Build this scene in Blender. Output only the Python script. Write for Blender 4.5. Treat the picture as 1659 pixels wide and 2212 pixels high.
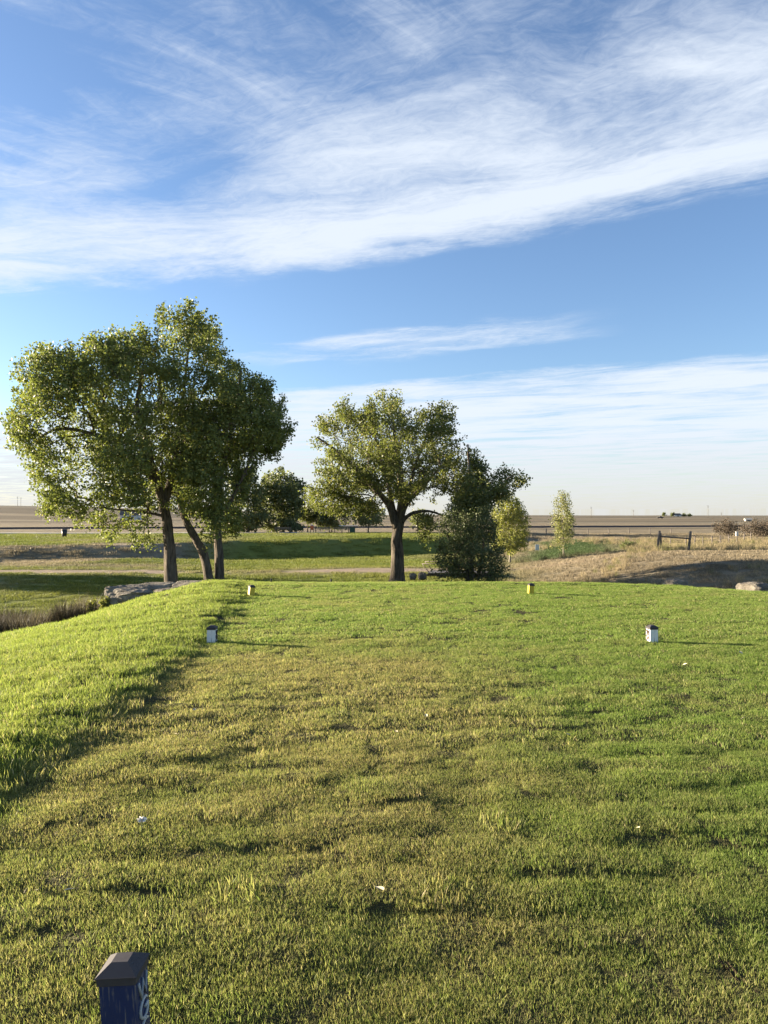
import bpy, bmesh, math, random
import numpy as np
from mathutils import Vector, Matrix

# ------------------------------------------------------------------ clear
for o in list(bpy.data.objects):
    bpy.data.objects.remove(o)
S = bpy.context.scene
COL = S.collection
R = math.radians

# ------------------------------------------------------------------ camera
EYE = 1.40
FOC = 1600.0            # focal length in units of a 1659 x 2212 picture
cam = bpy.data.cameras.new('camera')
cam.sensor_fit = 'VERTICAL'
cam.sensor_height = 36.0
cam.lens = FOC / 2212.0 * 36.0
cam.shift_y = 14.0 / 2212.0
cam.clip_start = 0.05
cam.clip_end = 30000.0
co = bpy.data.objects.new('camera', cam)
co.location = (0, 0, EYE)
co.rotation_euler = (R(90), 0, 0)
COL.objects.link(co)
S.camera = co

# ------------------------------------------------------------------ light
SUN_EL = R(9.0)
SUN_AZ = R(-73.0)       # clockwise from +Y
SUND = Vector((math.sin(SUN_AZ) * math.cos(SUN_EL), math.cos(SUN_AZ) * math.cos(SUN_EL), math.sin(SUN_EL)))
sl = bpy.data.lights.new('sun', 'SUN')
sl.energy = 5.0
sl.angle = R(0.6)
sl.color = (1.0, 0.845, 0.63)
so = bpy.data.objects.new('sun', sl)
so.rotation_euler = SUND.to_track_quat('Z', 'Y').to_euler()
so.location = (-30, 10, 30)
COL.objects.link(so)

S.view_settings.view_transform = 'Standard'
S.view_settings.look = 'None'
S.view_settings.gamma = 1.0
S.view_settings.exposure = 2.45
S.view_settings.use_curve_mapping = False
S.cycles.max_bounces = 6
S.cycles.diffuse_bounces = 3
S.cycles.transmission_bounces = 3
S.cycles.transparent_max_bounces = 4
S.cycles.use_denoising = True

W = bpy.data.worlds.new('World')
S.world = W
W.use_nodes = True


class NT:
    """small helper around a node tree"""
    def __init__(self, tree):
        self.t = tree
        tree.nodes.clear()

    def n(self, typ, **kw):
        nd = self.t.nodes.new(typ)
        for k, v in kw.items():
            setattr(nd, k, v)
        return nd

    def put(self, inp, v):
        if isinstance(v, bpy.types.NodeSocket):
            self.t.links.new(v, inp)
        elif v is not None:
            inp.default_value = v

    def math(self, op, a, b=None, c=None, clamp=False):
        nd = self.n('ShaderNodeMath', operation=op, use_clamp=clamp)
        self.put(nd.inputs[0], a)
        if b is not None:
            self.put(nd.inputs[1], b)
        if c is not None:
            self.put(nd.inputs[2], c)
        return nd.outputs[0]

    def mix(self, f, a, b, blend='MIX'):
        nd = self.n('ShaderNodeMix', data_type='RGBA', blend_type=blend)
        self.put(nd.inputs[0], f)
        self.put(nd.inputs[6], a)
        self.put(nd.inputs[7], b)
        return nd.outputs[2]

    def noise(self, vec, scale, detail=4.0, rough=0.55, dim='3D', out=0, distortion=0.0):
        nd = self.n('ShaderNodeTexNoise', noise_dimensions=dim)
        if vec is not None:
            self.put(nd.inputs['Vector'], vec)
        self.put(nd.inputs['Scale'], scale)
        self.put(nd.inputs['Detail'], detail)
        self.put(nd.inputs['Roughness'], rough)
        self.put(nd.inputs['Distortion'], distortion)
        return nd.outputs[out]

    def ramp(self, f, stops, interp='LINEAR'):
        nd = self.n('ShaderNodeValToRGB')
        cr = nd.color_ramp
        cr.interpolation = interp
        while len(cr.elements) < len(stops):
            cr.elements.new(0.5)
        for e, (p, c) in zip(cr.elements, stops):
            e.position = p
            e.color = c if len(c) == 4 else (*c, 1)
        self.put(nd.inputs[0], f)
        return nd.outputs[0]

    def rng(self, v, a, b, c=0.0, d=1.0, smooth=False):
        nd = self.n('ShaderNodeMapRange', interpolation_type='SMOOTHSTEP' if smooth else 'LINEAR')
        nd.clamp = True
        self.put(nd.inputs[0], v)
        for i, x in enumerate((a, b, c, d)):
            self.put(nd.inputs[1 + i], x)
        return nd.outputs[0]

    def comb(self, x, y, z=0.0):
        nd = self.n('ShaderNodeCombineXYZ')
        for i, v in enumerate((x, y, z)):
            self.put(nd.inputs[i], v)
        return nd.outputs[0]

    def sep(self, v):
        nd = self.n('ShaderNodeSeparateXYZ')
        self.put(nd.inputs[0], v)
        return nd.outputs


SKY_STRENGTH = 0.05
SKY_TINT = (0.90, 0.94, 1.10, 1)
CLOUD = 0.205


def g(v):
    return (v, v, v, 1)


def build_world():
    t = NT(W.node_tree)
    sky = t.n('ShaderNodeTexSky', sky_type='NISHITA')
    sky.sun_disc = False
    sky.sun_elevation = SUN_EL
    sky.sun_rotation = SUN_AZ
    sky.altitude = 300
    sky.air_density = 1.0
    sky.dust_density = 0.6
    sky.ozone_density = 2.0
    tc = t.n('ShaderNodeTexCoord')
    x, y, z = t.sep(tc.outputs['Generated'])
    zc = t.math('MAXIMUM', z, 0.012)
    # a layer of cirrus at one altitude: u, v are its ground-plane coordinates
    u = t.math('DIVIDE', x, zc)
    v = t.math('DIVIDE', y, zc)
    p = t.comb(u, v, 0.0)
    wob = t.math('SUBTRACT', t.noise(p, 0.9, 3, 0.5), 0.5)
    wob2 = t.math('SUBTRACT', t.noise(p, 4.0, 4, 0.6), 0.5)
    wv = t.math('ADD', v, t.math('MULTIPLY', u, 0.436))
    sv = t.math('SUBTRACT', u, t.math('MULTIPLY', v, 0.436))
    bend = t.math('MULTIPLY', t.math('MULTIPLY', u, u), t.rng(wv, 3.0, 3.5, 0.09, 0.0))
    w = t.math('ADD', t.math('ADD', wv, bend), t.math('MULTIPLY', wob, 0.55))
    we = t.math('ADD', w, t.math('MULTIPLY', wob2, 0.30))
    band = t.ramp(t.math('DIVIDE', we, 8.0), [
        (0.00, g(.26)), (0.13, g(.26)), (0.18, g(.32)), (0.225, g(.48)), (0.27, g(.80)), (0.315, g(.95)), (0.335, g(.70)), (0.352, g(.26)),
        (0.372, g(0.0)), (0.475, g(0.0)), (0.525, g(.46)), (0.555, g(.34)), (0.60, g(.03)), (0.665, g(.02)), (0.705, g(.80)), (0.75, g(.98)),
        (1.0, g(1.0))])
    # streaks along the band, and a second family fanning away from it high up
    n1 = t.noise(t.comb(t.math('MULTIPLY', sv, 0.60), t.math('MULTIPLY', w, 1.7), 0.3), 1.5, 8, 0.62, distortion=0.7)
    a = t.math('ADD', t.math('MULTIPLY', u, 0.75), t.math('MULTIPLY', v, -0.66))
    b = t.math('ADD', t.math('MULTIPLY', u, 0.66), t.math('MULTIPLY', v, 0.75))
    n2 = t.noise(t.comb(t.math('MULTIPLY', a, 3.2), t.math('MULTIPLY', b, 0.9), 2.3), 1.3, 8, 0.62, distortion=0.8)
    fan = t.rng(wv, 1.30, 2.05, 1.0, 0.0, True)
    fanu = t.rng(u, -0.05, 0.40, 1.0, 0.0, True)
    fan = t.math('MULTIPLY', fan, fanu)
    ns = t.math('ADD', t.math('MULTIPLY', n1, t.math('SUBTRACT', 1.0, fan)), t.math('MULTIPLY', n2, fan))
    fine = t.noise(t.comb(t.math('MULTIPLY', sv, 4.0), t.math('MULTIPLY', w, 7.5), 1.0), 3.0, 6, 0.68, distortion=1.2)
    big = t.noise(t.comb(t.math('MULTIPLY', sv, 0.7), wv, 5.0), 1.35, 2, 0.5)
    d = t.math('ADD', band, t.math('MULTIPLY', t.math('SUBTRACT', ns, 0.5), 2.2))
    d = t.math('ADD', d, t.math('MULTIPLY', t.math('SUBTRACT', fine, 0.5), 0.55))
    d = t.math('ADD', d, t.math('MULTIPLY', t.math('SUBTRACT', big, 0.5), 1.2))
    d = t.math('SUBTRACT', d, t.math('MULTIPLY', t.rng(wv, 1.55, 2.15, 0.30, 0.0, True), t.rng(u, -0.1, 0.6, 0.0, 1.0, True)))
    d = t.math('MULTIPLY', d, t.rng(band, 0.0, 0.25, 0.0, 1.0))
    d = t.rng(d, 0.02, 1.25, 0.0, 0.97, True)
    # the shorter far bank is limited along its length
    far = t.rng(wv, 3.3, 3.7, 0.0, 1.0)
    far2 = t.rng(wv, 5.2, 5.5, 1.0, 0.0)
    isbank = t.math('MULTIPLY', far, far2)
    svw = t.math('ADD', sv, wob)
    lim = t.math('MULTIPLY', t.rng(svw, -3.2, -2.4, 0.0, 1.0, True), t.rng(svw, -1.2, -0.3, 1.0, 0.0, True))
    k = t.math('SUBTRACT', 1.0, t.math('MULTIPLY', isbank, t.math('SUBTRACT', 1.0, lim)))
    d = t.math('MULTIPLY', d, k)
    lowf = t.rng(z, 0.0, 0.12, 0.0, 1.0)
    d = t.math('MAXIMUM', d, t.rng(z, 0.0, 0.045, 0.80, 0.0, True))
    cw = t.mix(lowf, (0.705, 0.705, 0.68, 1), (0.76, 0.835, 0.94, 1))
    cloud = t.mix(1.0, cw, g(CLOUD / SKY_STRENGTH), 'MULTIPLY')
    clear = t.mix(1.0, sky.outputs[0], SKY_TINT, 'MULTIPLY')
    colr = t.mix(d, clear, cloud)
    bg = t.n('ShaderNodeBackground')
    t.put(bg.inputs[0], colr)
    bg.inputs[1].default_value = SKY_STRENGTH
    out = t.n('ShaderNodeOutputWorld')
    t.t.links.new(bg.outputs[0], out.inputs[0])


build_world()

# ------------------------------------------------------------------ helpers
rs = np.random.RandomState(7)


def _hash(ix, iy, iz, seed):
    h = (ix * 374761393 + iy * 668265263 + iz * 2147483647 + seed * 1274126177) & 0xFFFFFFFF
    h = ((h ^ (h >> 13)) * 1274126177) & 0xFFFFFFFF
    h = h ^ (h >> 16)
    return (h & 0xFFFF) / 65535.0


def vnoise(x, y, z=None, seed=0):
    x = np.asarray(x, float); y = np.asarray(y, float)
    z = np.zeros_like(x) if z is None else np.asarray(z, float)
    ix, iy, iz = np.floor(x).astype(np.int64), np.floor(y).astype(np.int64), np.floor(z).astype(np.int64)
    fx, fy, fz = x - ix, y - iy, z - iz
    fx, fy, fz = [f * f * (3 - 2 * f) for f in (fx, fy, fz)]
    r = 0
    for dx in (0, 1):
        for dy in (0, 1):
            for dz in (0, 1):
                r = r + _hash(ix + dx, iy + dy, iz + dz, seed) * (fx if dx else 1 - fx) * (fy if dy else 1 - fy) * (fz if dz else 1 - fz)
    return r


def fbm(x, y, z=None, seed=0, oct=3):
    r, a, s, f = 0, 1.0, 0.0, 1.0
    for i in range(oct):
        r = r + a * vnoise(np.asarray(x) * f, np.asarray(y) * f, None if z is None else np.asarray(z) * f, seed + i)
        s += a; a *= .5; f *= 2.03
    return r / s


def sstep(a, b, x):
    t = np.clip((np.asarray(x, float) - a) / (b - a), 0, 1)
    return t * t * (3 - 2 * t)


def tag(o, label=None, cat=None, group=None, kind=None):
    if label: o['label'] = label
    if cat: o['category'] = cat
    if group: o['group'] = group
    if kind: o['kind'] = kind
    return o


def empty(name, loc=(0, 0, 0), rot=(0, 0, 0), label=None, cat=None, group=None):
    o = bpy.data.objects.new(name, None)
    o.empty_display_size = .1
    o.location = loc; o.rotation_euler = rot
    COL.objects.link(o)
    return tag(o, label, cat, group)


def mesh_np(name, verts, faces, mat, parent=None, smooth=False, attrs=None, link=True, loc=(0, 0, 0)):
    """faces: list of (n,k) int arrays"""
    me = bpy.data.meshes.new(name)
    verts = np.asarray(verts, np.float32)
    me.vertices.add(len(verts)); me.vertices.foreach_set('co', verts.ravel())
    if not isinstance(faces, list):
        faces = [faces]
    faces = [np.asarray(f, np.int32) for f in faces if len(f)]
    idx = np.concatenate([f.ravel() for f in faces])
    cnt = np.concatenate([np.full(len(f), f.shape[1], np.int32) for f in faces])
    me.loops.add(len(idx)); me.loops.foreach_set('vertex_index', idx)
    me.polygons.add(len(cnt))
    me.polygons.foreach_set('loop_start', np.concatenate([[0], np.cumsum(cnt)[:-1]]).astype(np.int32))
    if smooth:
        me.polygons.foreach_set('use_smooth', np.ones(len(cnt), bool))
    for k, a in (attrs or {}).items():
        a = np.asarray(a, np.float32)
        if a.ndim == 2:
            at = me.attributes.new(k, 'FLOAT_COLOR', 'POINT'); at.data.foreach_set('color', a.ravel())
        else:
            at = me.attributes.new(k, 'FLOAT', 'POINT'); at.data.foreach_set('value', a)
    me.update(calc_edges=True)
    me.validate()
    if mat: me.materials.append(mat)
    o = bpy.data.objects.new(name, me)
    o.location = loc
    if link: COL.objects.link(o)
    if parent: o.parent = parent
    return o


def bm_obj(name, bm, mat, parent=None, smooth=False, loc=(0, 0, 0), rot=(0, 0, 0)):
    me = bpy.data.meshes.new(name)
    bmesh.ops.recalc_face_normals(bm, faces=bm.faces)
    bm.to_mesh(me); bm.free()
    if smooth:
        for p in me.polygons: p.use_smooth = True
    me.materials.append(mat)
    o = bpy.data.objects.new(name, me)
    o.location = loc; o.rotation_euler = rot
    COL.objects.link(o)
    if parent: o.parent = parent
    return o


def add_box(bm, sx, sy, sz, c=(0, 0, 0), rot=None, bevel=0.0):
    r = bmesh.ops.create_cube(bm, size=1.0)
    vs = r['verts']
    bmesh.ops.scale(bm, vec=(sx, sy, sz), verts=vs)
    if bevel:
        es = list({e for v in vs for e in v.link_edges})
        rr = bmesh.ops.bevel(bm, geom=es, offset=bevel, segments=2, affect='EDGES', profile=.7)
        vs = list({v for f in rr['faces'] for v in f.verts} | {v for v in vs if v.is_valid})
    M = Matrix.Translation(c) @ (rot.to_matrix().to_4x4() if rot else Matrix.Identity(4))
    bmesh.ops.transform(bm, matrix=M, verts=vs)
    return vs


def tube_np(pts, rad, n=8, jag=0.0, seed=0, cap=True):
    """one continuous tube -> verts, [quads, ...]"""
    P = np.asarray(pts, float); K = len(P)
    rad = np.broadcast_to(np.asarray(rad, float), (K,))
    T = np.gradient(P, axis=0); T /= np.linalg.norm(T, axis=1)[:, None] + 1e-9
    ref = np.array([0.31, 0.95, 0.05]) if abs(T[0][2]) > .6 else np.array([0, 0, 1.])
    A = np.cross(T, ref); A /= np.linalg.norm(A, axis=1)[:, None] + 1e-9
    B = np.cross(T, A)
    th = np.arange(n) / n * 2 * np.pi
    rr = np.repeat(rad[:, None], n, 1)
    if jag:
        ln = np.concatenate([[0], np.cumsum(np.linalg.norm(np.diff(P, axis=0), axis=1))])
        q = fbm(np.cos(th)[None] * 5.5 + 0 * rr, np.sin(th)[None] * 5.5 + 0 * rr, (ln[:, None] * 1.6) + 0 * rr, seed, 3)
        rr = rr * (1 + jag * (q - .5) * 2)
    V = P[:, None] + (A[:, None] * np.cos(th)[None, :, None] + B[:, None] * np.sin(th)[None, :, None]) * rr[:, :, None]
    V = V.reshape(-1, 3)
    i = np.arange(K - 1)[:, None] * n; j = np.arange(n)[None]; j2 = (j + 1) % n
    F = np.stack([i + j, i + j2, i + n + j2, i + n + j], -1).reshape(-1, 4)
    faces = [F]
    if cap:
        faces.append(np.arange(n)[None, ::-1]); faces.append(((K - 1) * n + np.arange(n))[None])
    return V, faces


class Acc:
    def __init__(self):
        self.v, self.f, self.n, self.a = [], {}, 0, {}

    def add(self, V, faces, **attrs):
        if not isinstance(faces, list): faces = [faces]
        for f in faces:
            f = np.asarray(f)
            self.f.setdefault(f.shape[1], []).append(f + self.n)
        self.v.append(V); self.n += len(V)
        for k, a in attrs.items():
            self.a.setdefault(k, []).append(a)

    def obj(self, name, mat, parent=None, smooth=False, **kw):
        return mesh_np(name, np.concatenate(self.v), [np.concatenate(x) for x in self.f.values()], mat, parent, smooth,
                       {k: np.concatenate(a) for k, a in self.a.items()}, **kw)


def segs_np(A, B, ra, rb, n=4):
    """many separate tapered segments at once"""
    T = B - A; L = np.linalg.norm(T, axis=1)[:, None] + 1e-9; T = T / L
    ref = np.where(np.abs(T[:, 2:3]) > .9, np.array([[1., 0, 0]]), np.array([[0, 0, 1.]]))
    X = np.cross(T, ref); X /= np.linalg.norm(X, axis=1)[:, None] + 1e-9
    Y = np.cross(T, X)
    th = np.arange(n) / n * 2 * np.pi
    ring = X[:, None] * np.cos(th)[None, :, None] + Y[:, None] * np.sin(th)[None, :, None]
    V = np.concatenate([A[:, None] + ring * ra[:, None, None], B[:, None] + ring * rb[:, None, None]], 1)  # N,2n,3
    N = len(A); base = np.arange(N)[:, None] * (2 * n); j = np.arange(n)[None]; j2 = (j + 1) % n
    F = np.stack([base + j, base + j2, base + n + j2, base + n + j], -1).reshape(-1, 4)
    return V.reshape(-1, 3), F


# ------------------------------------------------------------------ materials
def new_mat(name):
    m = bpy.data.materials.new(name); m.use_nodes = True
    return m, NT(m.node_tree)


def finish(t, shader):
    out = t.n('ShaderNodeOutputMaterial')
    t.t.links.new(shader, out.inputs[0])


def bsdf(t, color, rough=0.8, spec=0.3, normal=None, metal=0.0):
    b = t.n('ShaderNodeBsdfPrincipled')
    t.put(b.inputs['Base Color'], color)
    t.put(b.inputs['Roughness'], rough)
    t.put(b.inputs['Specular IOR Level'], spec)
    t.put(b.inputs['Metallic'], metal)
    if normal is not None: t.put(b.inputs['Normal'], normal)
    return b.outputs[0]


def bump(t, h, strength=.5, dist=.02):
    nd = t.n('ShaderNodeBump')
    t.put(nd.inputs['Strength'], strength); t.put(nd.inputs['Distance'], dist); t.put(nd.inputs['Height'], h)
    return nd.outputs[0]


def leafy(t, color, trans=0.4, rough=.5, spec=.35, tcol=None, normal=None):
    a = bsdf(t, color, rough, spec, normal)
    tr = t.n('ShaderNodeBsdfTranslucent')
    t.put(tr.inputs[0], tcol if tcol is not None else color)
    mx = t.n('ShaderNodeMixShader')
    mx.inputs[0].default_value = trans
    t.t.links.new(a, mx.inputs[1]); t.t.links.new(tr.outputs[0], mx.inputs[2])
    return mx.outputs[0]


def attr(t, name, out='Fac'):
    nd = t.n('ShaderNodeAttribute'); nd.attribute_name = name
    return nd.outputs[out]


def wpos(t):
    return t.n('ShaderNodeNewGeometry').outputs['Position']


def lawn_tint(t):
    """colour patches of the turf, in world space: straw on the worn tee, greener to the right and in the rough"""
    p = wpos(t)
    x, y, z = t.sep(p)
    n1 = t.noise(p, 0.55, 3, .6)
    n2 = t.noise(p, 2.2, 3, .6)
    # wear: centred on the near left of the tee
    worn = t.math('MULTIPLY', t.rng(x, -0.2, 2.1, 1.0, 0.0, True), t.math('MULTIPLY', t.rng(y, 6.5, 9.5, 1.0, .20, True), t.rng(y, 2.4, 3.8, .62, 1.0, True)))
    rough = t.rng(t.math('ADD', t.math('ADD', x, t.math('MULTIPLY', y, 0.05)), t.math('MULTIPLY', t.math('SUBTRACT', n1, .5), .6)), -1.85, -1.5, 1.0, 0.0, True)
    worn = t.math('MULTIPLY', worn, t.math('SUBTRACT', 1.0, rough))
    f = t.math('ADD', t.math('MULTIPLY', worn, 0.75), t.math('MULTIPLY', t.math('SUBTRACT', n1, .5), 1.5))
    f = t.math('ADD', f, t.math('MULTIPLY', t.math('SUBTRACT', n2, .5), 1.0))
    return t.math('ADD', f, t.math('MULTIPLY', t.rng(x, 0.5, 3.2, 0.22, 0.0, True), t.rng(y, 6.5, 9.5, 1.0, .15, True)), clamp=True), rough


def mat_grass():
    m, t = new_mat('turf_blades')
    f, rough = lawn_tint(t)
    r = attr(t, 'rnd')
    green = t.mix(r, (0.098, 0.166, 0.030, 1), (0.236, 0.285, 0.080, 1))
    straw = t.mix(r, (0.212, 0.188, 0.072, 1), (0.360, 0.292, 0.145, 1))
    c = t.mix(t.math('MULTIPLY', f, t.rng(r, .15, .8, .5, 1.0)), green, straw)
    c = t.mix(t.math('MULTIPLY', rough, .65), c, t.mix(r, (0.140, 0.182, 0.034, 1), (0.285, 0.305, 0.080, 1)))
    dead = t.math('GREATER_THAN', r, 0.965)
    c = t.mix(dead, c, (0.48, 0.40, 0.22, 1))
    finish(t, leafy(t, c, .50, .55, .15, t.mix(1.0, c, (1.15, 1.22, .90, 1), 'MULTIPLY')))
    return m


def mat_field_grass():
    m, t = new_mat('field_blades')
    r = attr(t, 'rnd')
    base = t.n('ShaderNodeAttribute'); base.attribute_name = 'tint'; base.attribute_type = 'INSTANCER'
    c = t.mix(1.0, base.outputs['Color'], t.mix(r, g(.7), g(1.3)), 'MULTIPLY')
    finish(t, leafy(t, c, .35, .6, .2))
    return m


def mat_ground():
    m, t = new_mat('ground_cover')
    p = wpos(t)
    c = attr(t, 'tint', 'Color')
    n = t.noise(p, 1.3, 6, .65)
    n2 = t.noise(p, 14.0, 4, .7)
    x, y, z = t.sep(p)
    far = t.noise(t.comb(t.math('MULTIPLY', x, .012), t.math('MULTIPLY', y, .03), 0.0), 1.0, 5, .6)
    v = t.math('ADD', t.math('MULTIPLY', n, .9), t.math('MULTIPLY', n2, .6))
    v = t.math('ADD', v, t.math('MULTIPLY', far, .5))
    c = t.mix(1.0, c, t.ramp(t.math('DIVIDE', v, 2.0), [(.25, g(.62)), (.5, g(1.0)), (.75, g(1.38))]), 'MULTIPLY')
    nrm = bump(t, t.math('ADD', n2, t.math('MULTIPLY', n, 2.0)), .8, .12)
    finish(t, bsdf(t, c, .95, .1, nrm))
    return m


def mat_leaf(name, dark, light, yellow=None, trans=.38, spec=.22, rough=.5):
    m, t = new_mat(name)
    r = attr(t, 'rnd')
    p = wpos(t)
    n = t.noise(p, .9, 2, .5)
    f = t.math('ADD', t.math('MULTIPLY', r, .55), t.math('MULTIPLY', t.math('SUBTRACT', n, .30), .9), clamp=True)
    c = t.mix(f, (*dark, 1), (*light, 1))
    if yellow:
        c = t.mix(t.math('GREATER_THAN', t.math('FRACT', t.math('MULTIPLY', r, 37.0)), .97), c, (*yellow, 1))
    tc = t.mix(1.0, c, (1.22, 1.28, .70, 1), 'MULTIPLY')
    finish(t, leafy(t, c, trans, rough, spec, tc))
    return m


def mat_bark(name, a, b):
    m, t = new_mat(name)
    p = wpos(t)
    x, y, z = t.sep(p)
    q = t.comb(t.math('MULTIPLY', x, 9.0), t.math('MULTIPLY', y, 9.0), t.math('MULTIPLY', z, 1.3))
    n = t.noise(q, 1.7, 6, .7)
    n2 = t.noise(p, 2.0, 3, .6)
    c = t.ramp(n, [(.30, (*a, 1)), (.62, (*b, 1))])
    c = t.mix(1.0, c, t.mix(n2, g(.75), g(1.2)), 'MULTIPLY')
    finish(t, bsdf(t, c, .95, .1, bump(t, n, 1.0, .06)))
    return m


def mat_simple(name, col, rough=.6, spec=.3, var=.25, scale=8., bumpd=0.0, metal=0.0):
    m, t = new_mat(name)
    tc = t.n('ShaderNodeTexCoord')
    n = t.noise(tc.outputs['Object'], scale, 5, .65)
    c = t.mix(1.0, (*col, 1), t.mix(n, g(1 - var), g(1 + var)), 'MULTIPLY')
    finish(t, bsdf(t, c, t.rng(n, .2, .8, max(rough - .1, .02), min(rough + .12, 1.)), spec,
                   bump(t, n, .6, bumpd) if bumpd else None, metal))
    return m


def mat_painted_wood(name, paint, wood, wear=.55, streak=(40, 40, 3.0)):
    """paint with the grain showing through where it has weathered"""
    m, t = new_mat(name)
    tc = t.n('ShaderNodeTexCoord')
    x, y, z = t.sep(tc.outputs['Object'])
    q = t.comb(t.math('MULTIPLY', x, streak[0]), t.math('MULTIPLY', y, streak[1]), t.math('MULTIPLY', z, streak[2]))
    n = t.noise(q, 2.6, 5, .6)
    blot = t.noise(tc.outputs['Object'], 14.0, 3, .6)
    f = t.math('ADD', t.math('MULTIPLY', n, .75), t.math('MULTIPLY', blot, .35))
    f = t.rng(f, wear, wear + .07, 0.0, .8)
    c = t.mix(f, t.mix(blot, (paint[0] * .8, paint[1] * .8, paint[2] * .8, 1), (paint[0] * 1.15, paint[1] * 1.15, paint[2] * 1.15, 1)), (*wood, 1))
    finish(t, bsdf(t, c, t.mix(f, g(.42), g(.85)), .35, bump(t, n, .35, .004)))
    return m


def mat_rock():
    m, t = new_mat('limestone')
    tc = t.n('ShaderNodeTexCoord')
    n = t.noise(tc.outputs['Object'], 3.5, 7, .68)
    n2 = t.noise(tc.outputs['Object'], 16., 4, .7)
    c = t.ramp(n, [(.25, (.080, .070, .056, 1)), (.45, (.145, .130, .108, 1)), (.62, (.215, .195, .162, 1)), (.8, (.12, .12, .112, 1))])
    c = t.mix(t.rng(n2, .55, .75, 0, .35), c, (.13, .11, .075, 1))
    oi = t.n('ShaderNodeObjectInfo')
    c = t.mix(1.0, c, t.mix(oi.outputs['Random'], g(.80), g(1.20)), 'MULTIPLY')
    finish(t, bsdf(t, c, .9, .15, bump(t, t.math('ADD', n, t.math('MULTIPLY', n2, .4)), .8, .08)))
    return m


M_TURF = mat_grass()
M_FIELD = mat_field_grass()
M_GROUND = mat_ground()
M_LEAF_A = mat_leaf('cottonwood_leaf', (.095, .118, .040), (.225, .248, .085), (.28, .25, .09))
M_LEAF_C = mat_leaf('cottonwood_leaf_pale', (.078, .096, .030), (.190, .203, .072), (.30, .26, .11), .42)
M_LEAF_D = mat_leaf('dark_leaf', (.085, .100, .042), (.185, .200, .085), None, .38, .35, .5)
M_LEAF_J = mat_leaf('juniper_leaf', (.052, .068, .028), (.120, .140, .052), None, .15, .25, .6)
M_LEAF_Y = mat_leaf('aspen_leaf', (.145, .158, .050), (.30, .30, .105), (.36, .32, .12), .45)
M_LEAF_G = mat_leaf('thin_aspen_leaf', (.14, .150, .070), (.27, .27, .13), (.33, .30, .15), .45)
M_LEAF_B = mat_leaf('bare_bush_leaf', (.060, .046, .034), (.130, .100, .072), None, .2, .2, .7)
M_BARK = mat_bark('furrowed_bark', (.022, .018, .014), (.150, .126, .098))
M_BARK2 = mat_bark('pale_bark', (.10, .09, .07), (.28, .25, .20))
M_TWIG = mat_bark('twig_bark', (.050, .040, .032), (.120, .098, .078))
M_ROCK = mat_rock()
M_BLACK = mat_simple('black_cap', (.058, .053, .055), .60, .18, .2, 30., 0.0, .15)
M_BLUE = mat_painted_wood('blue_paint', (.010, .024, .090), (.13, .12, .12), .575)
M_WHITE = mat_painted_wood('white_paint', (.70, .71, .70), (.16, .14, .12), .61, (30, 30, 2.0))
M_YELLOW = mat_painted_wood('yellow_paint', (.55, .41, .035), (.35, .28, .10), .66, (30, 30, 2.0))
M_LETTER_PALE = mat_simple('pale_letter', (.36, .37, .36), .5, .4, .2, 60.)
M_LETTER_DARK = mat_simple('dark_letter', (.020, .018, .018), .5, .4, .2, 60.)
M_LETTER_RUST = mat_simple('rusty_letter', (.055, .030, .016), .6, .3, .3, 60.)
M_WOOD = mat_painted_wood('grey_weathered_wood', (.15, .125, .10), (.055, .045, .036), .52, (14, 14, 1.2))
M_STEEL = mat_simple('rusted_steel', (.11, .085, .07), .6, .4, .3, 12.)
M_DARK = mat_simple('dark_metal', (.025, .025, .027), .5, .4, .2, 8.)
M_PALE = mat_simple('pale_painted_metal', (.55, .54, .50), .5, .4, .12, 6.)
M_ORANGE = mat_simple('orange_plastic', (.55, .13, .03), .45, .4, .12, 6.)
M_GREEN = mat_simple('dark_green_paint', (.03, .07, .04), .5, .4, .15, 6.)
M_BALLAST = mat_simple('railway_ballast', (.045, .042, .045), .9, .2, .4, 2.0, .05)
M_ROAD = mat_simple('gravel_road', (.36, .34, .30), .95, .1, .15, 1.5)
M_DRYLEAF = mat_simple('dry_leaf', (.50, .44, .30), .7, .2, .25, 40.)
M_PETAL = mat_simple('white_petal', (.75, .72, .66), .7, .2, .1, 40.)
M_STEM = mat_simple('green_stem', (.10, .15, .04), .6, .3, .2, 20.)
M_SOIL = mat_simple('dark_soil', (.040, .028, .018), .95, .1, .4, 25., .01)

# ------------------------------------------------------------------ terrain
def tee_sd(x, y):
    """distance outside the raised tee (a rounded box, softer at the far right)"""
    x = np.asarray(x, float); y = np.asarray(y, float)
    cx, hx, y0, y1 = 1.9, 7.0, -40.0, 17.0
    rr = np.where(x > cx, 6.0, 2.0)
    qx = np.abs(x - cx) - hx + rr
    qy = np.abs(y - (y0 + y1) / 2) - (y1 - y0) / 2 + rr
    return np.minimum(np.maximum(qx, qy), 0) + np.hypot(np.maximum(qx, 0), np.maximum(qy, 0)) - rr


def plateau_edge(x):
    return np.interp(x, [-60, -40, -26, -18, -12, 3, 15, 40], [46, 48, 50, 54, 64, 75, 86, 100])


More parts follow.
